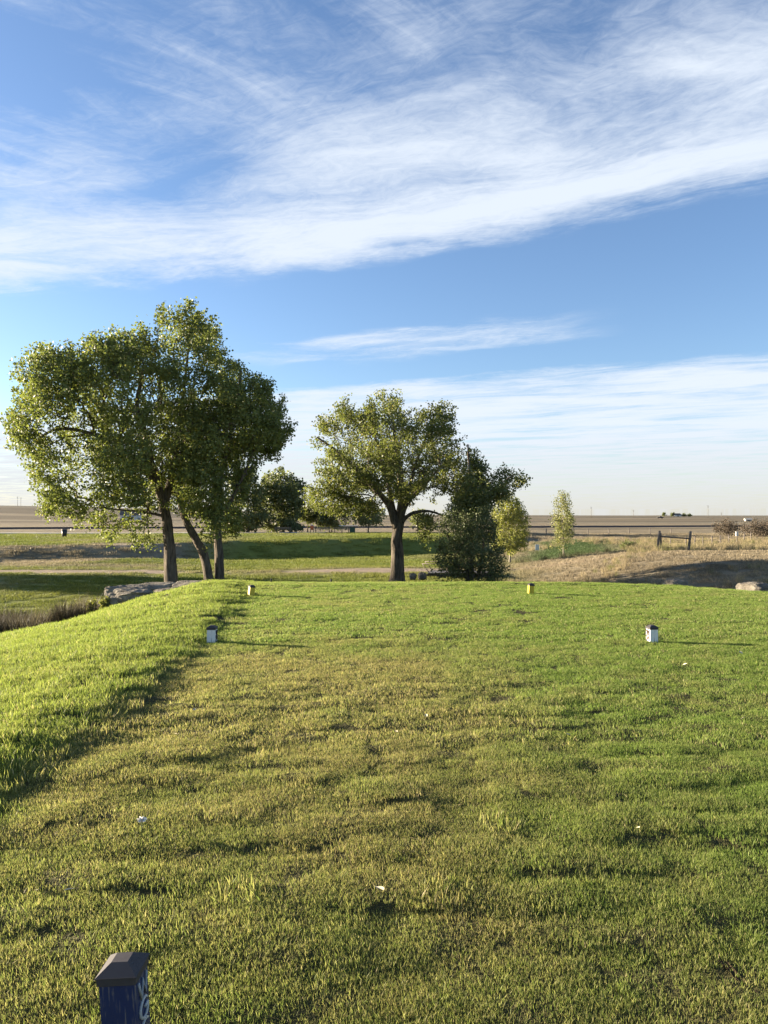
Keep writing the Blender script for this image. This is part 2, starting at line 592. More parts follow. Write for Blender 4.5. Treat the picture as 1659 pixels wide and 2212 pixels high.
def base_floor(x, y):
    x = np.asarray(x, float); y = np.asarray(y, float)
    valley = np.interp(y, [0, 20, 30, 38, 45, 55, 70, 95], [-1.55, -1.38, -1.24, -1.20, -1.38, -1.74, -1.95, -1.5])
    pe = plateau_edge(x)
    s = sstep(-6.5, 0.0, y - pe)
    plat = -0.5 - .12 * sstep(0, 40, y - pe)
    left = valley * (1 - s) + plat * s
    left = left + .25 * np.exp(-((x + 17) / 6.0) ** 2 - ((y - 47) / 4.0) ** 2)
    right = np.interp(y, [0, 19, 21.5, 24, 27, 35, 43, 60, 95, 130, 190], [-1.3, -1.3, -.98, -.40, -.14, -.16, -.55, -1.02, -.80, -.95, -.75])
    xb = 7.0 + np.clip(y - 25, 0, 200) * .13
    k = sstep(-2.5, 6.0, x - xb)
    z = left * (1 - k) + right * k
    # the plain
    far = np.interp(y, [0, 90, 140, 200, 300, 420, 800, 1400, 2200, 3500, 7000], [-.62, -.62, -.70, -.75, -.5, -.1, 2.3, 6.0, 12.0, 12.0, -40])
    hill = 13.0 * sstep(-40, -420, x) * sstep(170, 800, y) * (1 - sstep(1500, 3000, y))
    far = far + hill - 1.6 * sstep(150, 700, x) * sstep(300, 900, y)
    k = sstep(88, 125, y)
    z = z * (1 - k) + far * k
    z = z - 0.9 * np.exp(-((y - (152 + .2 * x)) / 9.0) ** 2) * sstep(5, 25, x) * (1 - k * 0)
    z = z + .10 * (fbm(x / 7.0, y / 7.0, None, 31) - .5) * sstep(1, 5, tee_sd(x, y)) + .6 * (fbm(x / 60., y / 60., None, 41) - .5) * sstep(130, 260, y)
    return z


def rough_edge(y):
    return np.interp(y, [0, 3.9, 6.2, 9, 13.2, 17], [-1.9, -1.95, -1.93, -2.15, -2.6, -3.2])


def edge_wander(x, y):
    return (fbm(x * .35, y * .9, None, 12, 3) - .5) * .55 + (fbm(x * 1.5, y * 3.3, None, 13, 2) - .5) * .22


def height(x, y):
    x = np.asarray(x, float); y = np.asarray(y, float)
    d = tee_sd(x, y)
    k = sstep(0.0, 4.6, d) * .93 + .07 * sstep(-1.2, 0.3, d)
    re = rough_edge(y) + edge_wander(x, y)
    top = 0.044 * sstep(0.12, -0.36, x - re) * (.45 + .55 * sstep(3.0, 5.5, y))
    top = top - (0.085 + .12 * sstep(9.5, 15, y)) * np.clip(re - .7 - x, 0, 4)
    band = .45 + .75 * np.exp(-((y - 4.4) / 1.7) ** 2) * (1 - sstep(1.2, 3.2, x))
    near = 1 - sstep(6.0, 7.8, y)
    lump = (fbm(x * 1.0, y * 2.6, None, 3, 2) - .5) * .006 + (fbm(x * 2.6, y * 8.0, None, 5, 1) - .5) * .037 * band * near
    lump = lump + (fbm(x * 6.0, y * 11., None, 6, 1) - .5) * .016 * band * near + (fbm(x * 1.5, y * 3.6, None, 7, 1) - .5) * .026 * (1 - near)
    lump = lump * (1 - sstep(6, 14, y) * .55) * (1 - sstep(20, 40, y))
    top = top + lump + .03 * (fbm(x / 2.6, y / 2.6, None, 8) - .5)
    # low swells near the far end of the tee
    top = top + .035 * np.exp(-((y - 15.6 - .1 * x) / .35) ** 2) * fbm(x * .5, y * .2, None, 77)
    fl = base_floor(x, y)
    # reed ditch to the left of the tee
    fl = fl - .45 * np.exp(-((y - 18.6 + .25 * (x + 10)) / 1.6) ** 2) * sstep(-5.5, -8.0, x)
    return top * (1 - k) + fl * k


def hz(x, y):
    return float(height(np.array([x]), np.array([y]))[0])


def pix(px, py, D):
    """the point at distance D in front of the viewpoint seen at (px, py)"""
    return np.array([(px - 829.5) * D / FOC, D, EYE - (py - 1120.0) * D / FOC])


def green_amount(x, y):
    """1 where turf is kept green, 0 on dry prairie"""
    n = (fbm(x / 9, y / 9, None, 51) - .5)
    n2 = (fbm(x / 2.5, y / 2.5, None, 52) - .5)
    d = tee_sd(x, y)
    tee = 1 - sstep(1.0, 2.6, d + n2 * 2)
    xb = 7.0 + np.clip(y - 25, 0, 200) * .13
    side = 1 - sstep(-5.0, 1.5, x - xb + n * 5)
    pe = plateau_edge(x)
    fair = side * (1 - sstep(96, 102, y + n * 4))
    bank = sstep(-11, -8, y - pe + n2 * 3) * (1 - sstep(-1.0, 1.2, y - pe + n2 * 1.5)) * (1 - sstep(-17, -11.0, x + n * 4))
    fair = fair * (1 - .93 * bank)
    tan = np.exp(-((y - (40.5 - .12 * (x + 10))) / 2.2) ** 2) * sstep(-8, -14, x) + .55 * np.exp(-((y - 29) / 2.0) ** 2) * sstep(-12, -18, x)
    fair = fair * (1 - .8 * np.clip(tan, 0, 1))
    fair = fair * (1 - .35 * sstep(.0, .25, n))
    rp = np.exp(-((x - (12.6 + (y - 50) * .26)) / 3.9) ** 4) * sstep(44, 48, y) * (1 - sstep(76, 82, y))
    return np.clip(np.maximum(np.maximum(tee, fair), rp), 0, 1)


def path_amount(x, y):
    w = (fbm(x / 2.0, y / 2.0, None, 61) - .5) * 1.4
    pc = 37.0 + .09 * (x + 10) * 0 + .8 * np.sin(x * .12)
    a = np.exp(-((y - pc + w) / .9) ** 4) * (sstep(-27, -22, x) * (1 - sstep(-11, -9, x)) + sstep(-6, -3, x) * (1 - sstep(3.5, 5.5, x)) + .3)
    b = np.exp(-(np.hypot((x + 0.2) / 4.5, (y - 37.3) / 1.9)) ** 4) * .9
    c = np.exp(-(np.hypot((x + 19.) / 3.5, (y - 54.5) / 2.2)) ** 4) * .8
    return np.clip(np.maximum(np.maximum(a, b), c), 0, 1)


def tint_at(x, y):
    gr = green_amount(x, y)[:, None]
    pa = path_amount(x, y)[:, None]
    n = fbm(x / 4., y / 4., None, 71)[:, None]
    n2 = fbm(x / 130., y / 45., None, 72)[:, None]
    green = np.array([.090, .125, .020]) * (1 - n) + np.array([.190, .195, .042]) * n
    dry = np.array([.140, .117, .078]) * (1 - n) + np.array([.280, .232, .150]) * n
    farc = np.array([.178, .146, .098]) * (1 - n2) + np.array([.280, .225, .145]) * n2
    kf = sstep(105, 160, y)[:, None]
    strip = (sstep(.45, .55, fbm(x / 300. + 3, y / 40., None, 73)) * sstep(260, 330, y))[:, None]
    farc = farc * (1 - .38 * strip)
    sp2 = (sstep(.52, .60, fbm(x / 420. + 9, y / 90., None, 75)) * sstep(190, 240, y))[:, None]
    farc = farc * (1 - .45 * sp2) + np.array([.120, .118, .088]) * .45 * sp2
    dry = dry * (1 - kf) + farc * kf
    ditch = (np.exp(-((y - (152 + .2 * x)) / 13.0) ** 2) * sstep(5, 25, x))[:, None]
    dry = dry * (1 - ditch * .8) + np.array([.085, .082, .055]) * ditch * .8
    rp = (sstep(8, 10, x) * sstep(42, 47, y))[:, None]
    green = green * (1 - rp) + np.array([.055, .085, .028]) * rp  # right-hand green patch: shade painted into the turf colour as a darker green
    c = dry * (1 - gr) + green * gr
    th = (1 - sstep(-.2, .8, tee_sd(x, y)))[:, None]
    c = c * (1 - th) + np.array([.060, .056, .022]) * th
    dirt = np.array([.30, .235, .175])
    c = c * (1 - pa) + dirt * pa
    return c


def build_ground():
    def axis_y():
        a = [-6.0]
        while a[-1] < 9000:
            y = a[-1]
            a.append(y + (.055 if 1.0 < y < 8.0 else .10 if y < 18.5 else max(.30, (y - 10) * .014)))
        return np.array(a)

    def axis_x():
        a = [0.0]
        while a[-1] < 7000:
            x = a[-1]
            a.append(x + (.065 if x < 4.6 else .14 if x < 10 else (.4 if x < 40 else max(.5, (x - 30) * .06))))
        a = np.array(a)
        return np.concatenate([-a[:0:-1], a])
    X, Y = axis_x(), axis_y()
    gx, gy = np.meshgrid(X, Y)
    x, y = gx.ravel(), gy.ravel()
    z = height(x, y)
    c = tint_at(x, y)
    V = np.stack([x, y, z], 1)
    C = np.concatenate([c, np.ones((len(c), 1))], 1)
    nx, ny = len(X), len(Y)
    i = np.arange(ny - 1)[:, None] * nx + np.arange(nx - 1)[None]
    Q = np.stack([i, i + 1, i + nx + 1, i + nx], -1).reshape(-1, 4)
    cx, cy = x[Q].mean(1), y[Q].mean(1)
    gr, pa = green_amount(cx, cy), path_amount(cx, cy)
    reg = np.where(pa > .5, 3, np.where(tee_sd(cx, cy) < 1.5, 0, np.where(cy > 125, 4, np.where(gr > .5, 1, 2))))
    for k, nm in ((0, 'lawn'), (1, 'fairway_field'), (2, 'meadow_field'), (3, 'dirt_path'), (4, 'plain_terrain')):
        f = Q[reg == k]
        u, inv = np.unique(f, return_inverse=True)
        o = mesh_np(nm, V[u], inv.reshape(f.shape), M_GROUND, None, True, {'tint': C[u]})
        o['kind'] = 'structure'


build_ground()

# ------------------------------------------------------------------ grass
def blades_proto(name, n, R_, h, w, mat, seed, lean=.45, hvar=.4, square=False, rnd=(0., 1.)):
    r = np.random.RandomState(seed)
    if square:
        bx, by = (r.rand(n) - .5) * 2 * R_, (r.rand(n) - .5) * 2 * R_
    else:
        q = np.sqrt(r.rand(n)) * R_; a = r.rand(n) * 6.283
        bx, by = q * np.cos(a), q * np.sin(a)
    hh = h * (1 - hvar + 2 * hvar * r.rand(n)); ww = w * (.7 + .6 * r.rand(n))
    az = r.rand(n) * 6.283; dx, dy = np.cos(az), np.sin(az)
    la = r.rand(n) * 6.283; ll = hh * lean * r.rand(n) * 1.4
    lx, ly = np.cos(la) * ll, np.sin(la) * ll
    B = np.stack([bx, by, np.full(n, -.006)], 1)
    D = np.stack([dx, dy, np.zeros(n)], 1) * ww[:, None] * .5
    Mi = B + np.stack([lx * .35, ly * .35, hh * .55], 1)
    T = B + np.stack([lx, ly, hh], 1)
    V = np.stack([B - D, B + D, Mi + D * .8, Mi - D * .8, T], 1).reshape(-1, 3)
    i = np.arange(n)[:, None] * 5
    rn = np.repeat(rnd[0] + (rnd[1] - rnd[0]) * r.rand(n), 5)
    return mesh_np(name, V, [i + np.array([[0, 1, 2, 3]]), i + np.array([[3, 2, 4]])], mat, attrs={'rnd': rn}, link=False)


def scatter(name, pts, rotz, scl, idx, protos, kind='stuff', tints=None, tilt=.06):
    n = len(pts)
    me = bpy.data.meshes.new(name)
    me.vertices.add(n); me.vertices.foreach_set('co', np.asarray(pts, np.float32).ravel())
    rot = np.stack([(rs.rand(n) - .5) * 2 * tilt, (rs.rand(n) - .5) * 2 * tilt, rotz], 1).astype(np.float32)
    a = me.attributes.new('rot', 'FLOAT_VECTOR', 'POINT'); a.data.foreach_set('vector', rot.ravel())
    a = me.attributes.new('scl', 'FLOAT', 'POINT'); a.data.foreach_set('value', np.asarray(scl, np.float32))
    a = me.attributes.new('idx', 'INT', 'POINT'); a.data.foreach_set('value', np.asarray(idx, np.int32))
    if tints is not None:
        a = me.attributes.new('tint', 'FLOAT_COLOR', 'POINT')
        a.data.foreach_set('color', np.concatenate([tints, np.ones((n, 1))], 1).astype(np.float32).ravel())
    o = bpy.data.objects.new(name, me)
    COL.objects.link(o)
    c = bpy.data.collections.new(name + '_source')
    for p in protos: c.objects.link(p)
    ng = bpy.data.node_groups.new(name, 'GeometryNodeTree')
    ng.interface.new_socket('Geometry', in_out='INPUT', socket_type='NodeSocketGeometry')
    ng.interface.new_socket('Geometry', in_out='OUTPUT', socket_type='NodeSocketGeometry')
    N, L = ng.nodes, ng.links
    gi, go = N.new('NodeGroupInput'), N.new('NodeGroupOutput')
    iop = N.new('GeometryNodeInstanceOnPoints')
    ci = N.new('GeometryNodeCollectionInfo')
    ci.inputs['Collection'].default_value = c
    ci.inputs['Separate Children'].default_value = True
    ci.inputs['Reset Children'].default_value = True
    iop.inputs['Pick Instance'].default_value = True

    def na(nm, typ):
        nd = N.new('GeometryNodeInputNamedAttribute'); nd.data_type = typ
        nd.inputs['Name'].default_value = nm
        return nd.outputs['Attribute']
    L.new(gi.outputs[0], iop.inputs['Points'])
    L.new(ci.outputs[0], iop.inputs['Instance'])
    L.new(na('idx', 'INT'), iop.inputs['Instance Index'])
    e = N.new('FunctionNodeEulerToRotation')
    L.new(na('rot', 'FLOAT_VECTOR'), e.inputs[0])
    L.new(e.outputs[0], iop.inputs['Rotation'])
    L.new(na('scl', 'FLOAT'), iop.inputs['Scale'])
    L.new(iop.outputs[0], go.inputs[0])
    md = o.modifiers.new('scatter', 'NODES'); md.node_group = ng
    if kind: o['kind'] = kind
    return o


def in_view(x, y, m=1.9):
    return np.abs(x) < .545 * y + m


def rand_pts(x0, x1, y0, y1, dens, keep=None):
    n = int((x1 - x0) * (y1 - y0) * dens)
    x = x0 + rs.rand(n) * (x1 - x0); y = y0 + rs.rand(n) * (y1 - y0)
    k = in_view(x, y)
    if keep is not None: k &= keep(x, y)
    return x[k], y[k]


DIVOT = [(1.078, 2.255, .011, .085, R(9))]      # bare slots in the turf: x, y, half width, half length, angle


def divot_mask(x, y):
    k = np.ones(len(x), bool)
    for dx, dy, w, l, a in DIVOT:
        ca, sa = math.cos(a), math.sin(a)
        p, q = (x - dx) * ca + (y - dy) * sa, -(x - dx) * sa + (y - dy) * ca
        k &= ~((np.abs(p) < w) & (np.abs(q) < l))
    return k


def build_lawn():
    near = [blades_proto('turf_tuft', 230, .085, .0160, .0020, M_TURF, 100 + i, .48, .5) for i in range(5)]
    mid = [blades_proto('turf_tuft', 200, .11, .0185, .0031, M_TURF, 120 + i, .42, .5) for i in range(4)]
    far = [blades_proto('turf_tuft', 240, .16, .0190, .0056, M_TURF, 140 + i, .4, .5) for i in range(4)]
    shag = [blades_proto('turf_tuft', 140, .10, .036, .0042, M_TURF, 160 + i, .45, .45) for i in range(4)]
    flat = [blades_proto('turf_tuft', 7, .10, .008, .0030, M_TURF, 180 + i, 4.2, .3, rnd=(.97, 1.0)) for i in range(4)]
    P, RZ, SC, IX = [], [], [], []

    def put(x, y, first, cnt, smin=.8, smax=1.25, patch=True):
        z = height(x, y)
        s = smin + (smax - smin) * rs.rand(len(x))
        if patch:
            s = s * (.80 + .40 * fbm(x * 2.2, y * 3.6, None, 91, 2))
        P.append(np.stack([x, y, z], 1)); RZ.append(rs.rand(len(x)) * 6.283); SC.append(s)
        IX.append(first + rs.randint(0, cnt, len(x)))

    def mown(x, y):
        return (x > rough_edge(y) + edge_wander(x, y) - .15) & (tee_sd(x, y) < .6) & divot_mask(x, y)

    def tall(x, y):
        return (x <= rough_edge(y) + edge_wander(x, y) + .30 * (rs.rand(len(x)) - .5)) & (tee_sd(x, y) < 2.4)
    put(*rand_pts(-4, 4, 1.2, 4.6, 300, mown), 0, 5)
    put(*rand_pts(-6, 6, 4.6, 8.5, 130, mown), 5, 4)
    put(*rand_pts(-8, 11, 8.5, 19, 56, mown), 9, 4)
    put(*rand_pts(-4, 0, 1.2, 5.0, 200, tall), 13, 4, .75, 1.25)
    put(*rand_pts(-7, 0, 5.0, 10, 110, tall), 13, 4, .8, 1.35)
    put(*rand_pts(-9, 0, 10, 21, 65, tall), 13, 4, .8, 1.5)

    def fringe(x, y):
        d = tee_sd(x, y)
        return (d > -.9 + .8 * fbm(x * .7, y * .7, None, 19)) & (d < 2.6) & (x > -3)
    put(*rand_pts(-4, 12, 10, 21, 30, fringe), 13, 4, .7, 1.3)
    # coarser darker tufts in the mown part
    x, y = rand_pts(-4, 6, 1.2, 12, 5.0, mown)
    k = fbm(x * .9, y * .9, None, 23) > .56
    put(x[k], y[k], 13, 4, .6, 1.1, False)
    x, y = rand_pts(-5, 6, 1.2, 9, 9.0, mown)
    k = fbm(x * .8, y * 1.2, None, 27) > .46
    n0 = len(P); put(x[k], y[k], 17, 4, .7, 1.3, False)
    P[n0][:, 2] += .013
    o = scatter('grass', np.concatenate(P), np.concatenate(RZ), np.concatenate(SC), np.concatenate(IX), near + mid + far + shag + flat)
    o['label'] = 'short mown green and straw coloured turf covering the raised tee'


build_lawn()


def build_fields():
    # shorter field grass beyond the tee, its colour taken from where it grows
    low = [blades_proto('field_tuft', 120, .38, .075, .016, M_FIELD, 200 + i, .8, .5) for i in range(4)]
    P, SC, IX = [], [], []
    for y0, y1, dens, s in ((17, 30, 8, .75), (30, 48, 4.2, 1.0), (48, 72, 2.0, 1.35), (72, 104, .95, 1.9)):
        x, y = rand_pts(-.56 * y1 - 4, .56 * y1 + 4, y0, y1, dens, lambda x, y: (tee_sd(x, y) > .9) & (path_amount(x, y) < .45) & (y < 99 + .10 * x))
        gr = green_amount(x, y)
        P.append(np.stack([x, y, height(x, y) - .01], 1))
        SC.append(s * (.7 + .6 * rs.rand(len(x))) * (.75 + .5 * fbm(x / 1.5, y / 1.5, None, 92)))
        IX.append(rs.randint(0, 4, len(x)))
    P = np.concatenate(P); n = len(P)
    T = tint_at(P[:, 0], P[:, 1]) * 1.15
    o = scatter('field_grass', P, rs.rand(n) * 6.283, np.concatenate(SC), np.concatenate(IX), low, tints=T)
    # tall dry prairie grass round the fence, along the path and by the ditch
    tall = [blades_proto('tall_tuft', 45, .22, .42, .012, M_FIELD, 220 + i, .55, .45) for i in range(4)]

    def region(x, y):
        n = fbm(x / 3., y / 3., None, 93)
        fence = (y > 41) & (y < 78) & (x > .33 * y - .3) & (n > .28)
        fence |= (y > 66) & (y < 92) & (x > .16 * y) & (n > .45)
        edge = np.abs(y - (24 + 1.8 * (x - 5.6)) + (n - .5) * 2) < 1.5
        edge &= (x > 5.4) & (x < 15.5) & (n > .25)
        strip = (np.abs(y - 45.5 - .25 * (x - 8)) < .9) & (x > 6.5) & (x < 14.5)
        right = (tee_sd(x, y) > 1.2) & (y < 26) & (x > 8) & (n > .52)
        return fence | edge | strip | right
    xs, ys = rand_pts(4, 46, 14, 78, 3.4, region)
    d = np.where(ys > 60, .5, 1.0); k = rs.rand(len(xs)) < d
    xs, ys = xs[k], ys[k]
    n = len(xs)
    gold = np.array([.30, .245, .135]) * (.6 + .6 * rs.rand(n, 1))
    grn = np.array([.17, .17, .06])
    m = (rs.rand(n, 1) < .18)
    gold = np.where(m, grn, gold)
    ds = (np.abs(ys - 45.5 - .25 * (xs - 8)) < .95) & (xs < 14.5)
    gold = np.where(ds[:, None], np.array([.075, .070, .035]) * (.6 + .8 * rs.rand(n, 1)), gold)
    scatter('dry_prairie_grass', np.stack([xs, ys, height(xs, ys) - .02], 1), rs.rand(n) * 6.283,
            (.5 + .6 * rs.rand(n)) * np.where(ys < 40, .62, np.where(ds, .8, 1.)), rs.randint(0, 4, n), tall, tints=gold)
    # reeds in the ditch left of the tee
    reed = [blades_proto('reed_tuft', 46, .17, .66, .013, M_FIELD, 240 + i, .30, .35) for i in range(4)]
    x = -17 + rs.rand(3400) * 10.2; y = 15.0 + rs.rand(3400) * 5.8
    k = (np.abs(y - 18.5 + .28 * (x + 10)) < 1.05) & (tee_sd(x, y) > 1.2)
    x, y = x[k], y[k]; n = len(x)
    br = np.array([.050, .043, .028]) * (.6 + .9 * rs.rand(n, 1))
    br = np.where(rs.rand(n, 1) < .16, np.array([.15, .13, .075]), br)
    scatter('ditch_reeds', np.stack([x, y, height(x, y) - .02], 1), rs.rand(n) * 6.283, .7 + .5 * rs.rand(n), rs.randint(0, 4, n), reed, tints=br)


build_fields()

# ------------------------------------------------------------------ trees
def in_poly(px, py, poly):
    x = np.asarray(px); y = np.asarray(py); c = np.zeros(len(x), bool)
    n = len(poly)
    for i in range(n):
        x1, y1 = poly[i]; x2, y2 = poly[(i + 1) % n]
        if y1 == y2: continue
        k = ((y1 > y) != (y2 > y)) & (x < (x2 - x1) * (y - y1) / (y2 - y1) + x1)
        c ^= k
    return c


def edge_dist(px, py, poly):
    P = np.stack([px, py], 1); d = np.full(len(px), 1e9)
    n = len(poly)
    for i in range(n):
        a = np.array(poly[i], float); b = np.array(poly[(i + 1) % n], float); ab = b - a
        t = np.clip(((P - a) @ ab) / (ab @ ab), 0, 1)
        d = np.minimum(d, np.linalg.norm(P - a - t[:, None] * ab, axis=1))
    return d


def crown_points(poly, D, n, thick, seed, holes=(), thr=.40, lam=1.2, shell=.6, edge=None, inset=.20):
    """tuft positions filling the volume of a crown of given outline, thicker away from its rim, gathered in clumps with gaps"""
    r = np.random.RandomState(seed)
    xs, ys = [p[0] for p in poly], [p[1] for p in poly]
    out = []
    emax = edge or .45 * min(max(xs) - min(xs), max(ys) - min(ys))
    got = 0
    while got < n:
        px = min(xs) - 8 + r.rand(6000) * (max(xs) - min(xs) + 16); py = min(ys) - 8 + r.rand(6000) * (max(ys) - min(ys) + 16)
        js = .075 * (max(ys) - min(ys)); jf = max(js * .9, 4.)
        jx = (fbm(px / jf, py / jf, None, seed + 2, 3) - .5) * js * 2.4; jy = (fbm(px / jf, py / jf, None, seed + 5, 3) - .5) * js * 2.4
        k = in_poly(px + jx, py + jy, poly) & (edge_dist(px + jx, py + jy, poly) > inset * FOC / D)
        for hx, hy, rx, ry in holes:
            k &= ((px - hx) / rx) ** 2 + ((py - hy) / ry) ** 2 > 1.3 + .9 * r.rand(len(px))
        px, py = px[k], py[k]
        ed = np.clip(edge_dist(px, py, poly) / emax, 0.03, 1)
        th = thick * np.sqrt(1 - (1 - ed) ** 2)
        q = r.rand(len(px)) * 2 - 1
        dy = np.sign(q) * np.abs(q) ** shell * th
        P = np.stack([(px - 829.5) * D / FOC, D + dy, EYE - (py - 1120) * D / FOC], 1)
        f = fbm(P[:, 0] / lam, P[:, 1] / lam, P[:, 2] / lam, seed + 9, 2)
        P = P[f + .10 * r.rand(len(P)) > thr]
        out.append(P); got += len(P)
    return np.concatenate(out)[:n]


def leaves_mesh(name, C, per, rad, size, mat, parent, seed, droop=.25, flat=.9, up=.30):
    r = np.random.RandomState(seed)
    N = len(C) * per
    ctr = np.repeat(C, per, 0)
    mid = C.mean(0) - np.array([0, 0, .25 * (C[:, 2].max() - C[:, 2].min())])
    tw = (C - mid); tw /= np.linalg.norm(tw, axis=1)[:, None] + 1e-9
    tw = tw * .75 + r.randn(len(C), 3) * .42 + np.array([0, 0, up])
    tw /= np.linalg.norm(tw, axis=1)[:, None]
    q = r.rand(N)[:, None]
    P = ctr + np.repeat(tw, per, 0) * (q - .45) * rad * 3.4 + r.randn(N, 3) * rad * (.62 - .25 * q) * np.array([1, 1, flat])
    d = r.randn(N, 3); d[:, 2] -= droop
    d /= np.linalg.norm(d, axis=1)[:, None]
    e = np.cross(d, r.randn(N, 3)); e /= np.linalg.norm(e, axis=1)[:, None] + 1e-9
    nrm = np.cross(d, e)
    s = size * (.65 + .7 * r.rand(N))[:, None]
    a = P; b = P + d * s * .45 + e * s * .45 + nrm * s * .08; c = P + d * s; f = P + d * s * .45 - e * s * .45 + nrm * s * .08
    V = np.stack([a, b, c, f], 1).reshape(-1, 3)
    Q = np.arange(N * 4).reshape(-1, 4)
    rn = np.repeat(np.clip(.5 * r.rand(N) + .5 * np.repeat(r.rand(len(C)), per), 0, 1), 4)
    return mesh_np(name, V, Q, mat, parent, False, {'rnd': rn})


def skeleton(stems, tufts, seed, spacing=.95, rtip=.0055, expo=2.25, rmax=.2):
    """limbs grown from the given stems to every tuft; returns segments with pipe-model radii (the stems themselves are made apart)"""
    r = np.random.RandomState(seed)
    pos, par, dist = [], [], []
    fixed = []
    for st in stems:
        st = np.asarray(st, float)
        prev, dd = -1, 0.0
        for i in range(len(st)):
            if prev >= 0: dd += np.linalg.norm(st[i] - pos[prev])
            pos.append(st[i]); par.append(prev); dist.append(dd); fixed.append(True)
            prev = len(pos) - 1
    # lower half of every stem bears no limbs
    ok = [i for st_i, i in enumerate(range(len(pos)))]
    bear = np.ones(len(pos), bool)
    n0 = 0
    for st in stems:
        k = max(1, int(len(st) * .35)); bear[n0:n0 + k] = False; n0 += len(st)

    def attach(target, wroot, steps, wig):
        PA = np.array(pos); DA = np.array(dist)
        dv = target - PA; dl = np.linalg.norm(dv, axis=1)
        cost = dl + wroot * DA + np.where(dv[:, 2] < -.3, .25 * np.abs(dv[:, 2]), 0)
        cost[:len(bear)][~bear] = 1e9
        j = int(np.argmin(cost)); p0 = PA[j]; L = dl[j]
        prev = j; dd = dist[j]
        sag = np.array([0, 0, .10 * L])
        for s in range(1, steps + 1):
            f = s / steps
            q = p0 + (target - p0) * f + sag * math.sin(f * math.pi) + (r.randn(3) * wig * L * (1 if s < steps else 0))
            dd += np.linalg.norm(q - pos[prev])
            pos.append(q); par.append(prev); dist.append(dd); fixed.append(False)
            prev = len(pos) - 1
        return prev
    # clump heads
    heads = []
    root = np.array(pos[int(len(stems[0]) * .5)])
    order = np.argsort(np.linalg.norm(tufts - root, axis=1))
    for i in order:
        t = tufts[i]
        if all(np.linalg.norm(t - h) > spacing for h in heads):
            heads.append(t)
    for h in heads:
        attach(h, .45, 5, .05)
    tips = []
    for i in order:
        tips.append(attach(tufts[i], .12, 2, .06))
    n = len(pos)
    w = np.zeros(n)
    for i in range(n - 1, -1, -1):
        if w[i] == 0: w[i] = rtip ** expo
        if par[i] >= 0: w[par[i]] += w[i]
    rad = np.minimum(w ** (1 / expo), rmax)
    pos = np.array(pos); par = np.array(par); fx = np.array(fixed)
    k = np.where((par >= 0) & ~fx)[0]
    A, B = pos[par[k]], pos[k]
    ra, rb = np.minimum(rad[par[k]], rad[k] * 1.35), rad[k]
    return A, B, ra, rb


def smooth_path(pts, n):
    P = np.asarray(pts, float)
    t = np.concatenate([[0], np.cumsum(np.linalg.norm(np.diff(P, axis=0), axis=1))])
    out = []
    for s in np.linspace(0, t[-1], n):
        i = min(np.searchsorted(t, s, 'right') - 1, len(P) - 2)
        f = (s - t[i]) / (t[i + 1] - t[i])
        p0, p1, p2, p3 = P[max(i - 1, 0)], P[i], P[i + 1], P[min(i + 2, len(P) - 1)]
        out.append(.5 * (2 * p1 + (p2 - p0) * f + (2 * p0 - 5 * p1 + 4 * p2 - p3) * f * f + (3 * p1 - p0 - 3 * p2 + p3) * f ** 3))
    return np.array(out)


def make_tree(name, label, cat, D, stems, tufts, per, lrad, lsize, leafm, barkm, seed, group=None, spacing=.95, rtip=.0055, flat=.75,
              sprigs=None, droop=.25, jag=.24, nside=22):
    """stems: list of (pixel points with depth offset, base radius, top radius)"""
    b = stems[0][0][0]
    base = pix(b[0], b[1], D + (b[2] if len(b) > 2 else 0))
    base[2] = hz(base[0], base[1]) - .05
    root = empty(name, base, label=label, cat=cat, group=group)
    acc = Acc(); paths = []
    for si, (pp, r0, r1) in enumerate(stems):
        P = np.array([pix(p[0], p[1], D) + np.array([0, p[2] if len(p) > 2 else 0, 0]) for p in pp])
        gz = hz(P[0][0], P[0][1])
        if len(pp[0]) > 3 or si == 0 or abs(P[0][2] - gz) < .5:
            P[0][2] = min(P[0][2], gz - .12)
        Q = smooth_path(P, max(10, int(len(pp) * 6)))
        Q[:, :2] += (np.stack([fbm(Q[:, 2] * 1.2, Q[:, 0] * 0 + si, None, seed), fbm(Q[:, 2] * 1.2, Q[:, 0] * 0 + si + 7, None, seed)], 1) - .5) * .10 * (np.linspace(0, 1, len(Q))[:, None])
        rr = r0 + (r1 - r0) * np.linspace(0, 1, len(Q)) ** .8
        if si == 0 or len(pp[0]) > 3:
            hgt = Q[:, 2] - Q[0][2]
            rr = rr + r0 * .42 * np.exp(-hgt / .22)
        V, F = tube_np(Q - base, rr, nside, jag, seed + si)
        acc.add(V, F)
        paths.append(Q)
    A, B, ra, rb = skeleton(paths, tufts, seed, spacing, rtip, rmax=stems[0][2] * .75)
    V, F = segs_np(A - base, B - base, ra, rb, 5)
    acc.add(V, F)
    acc.obj('trunk', barkm, root, True)
    cr = leaves_mesh('crown', tufts - base, per, lrad, lsize, leafm, root, seed, droop, flat)
    cr['kind'] = 'stuff'
    return root


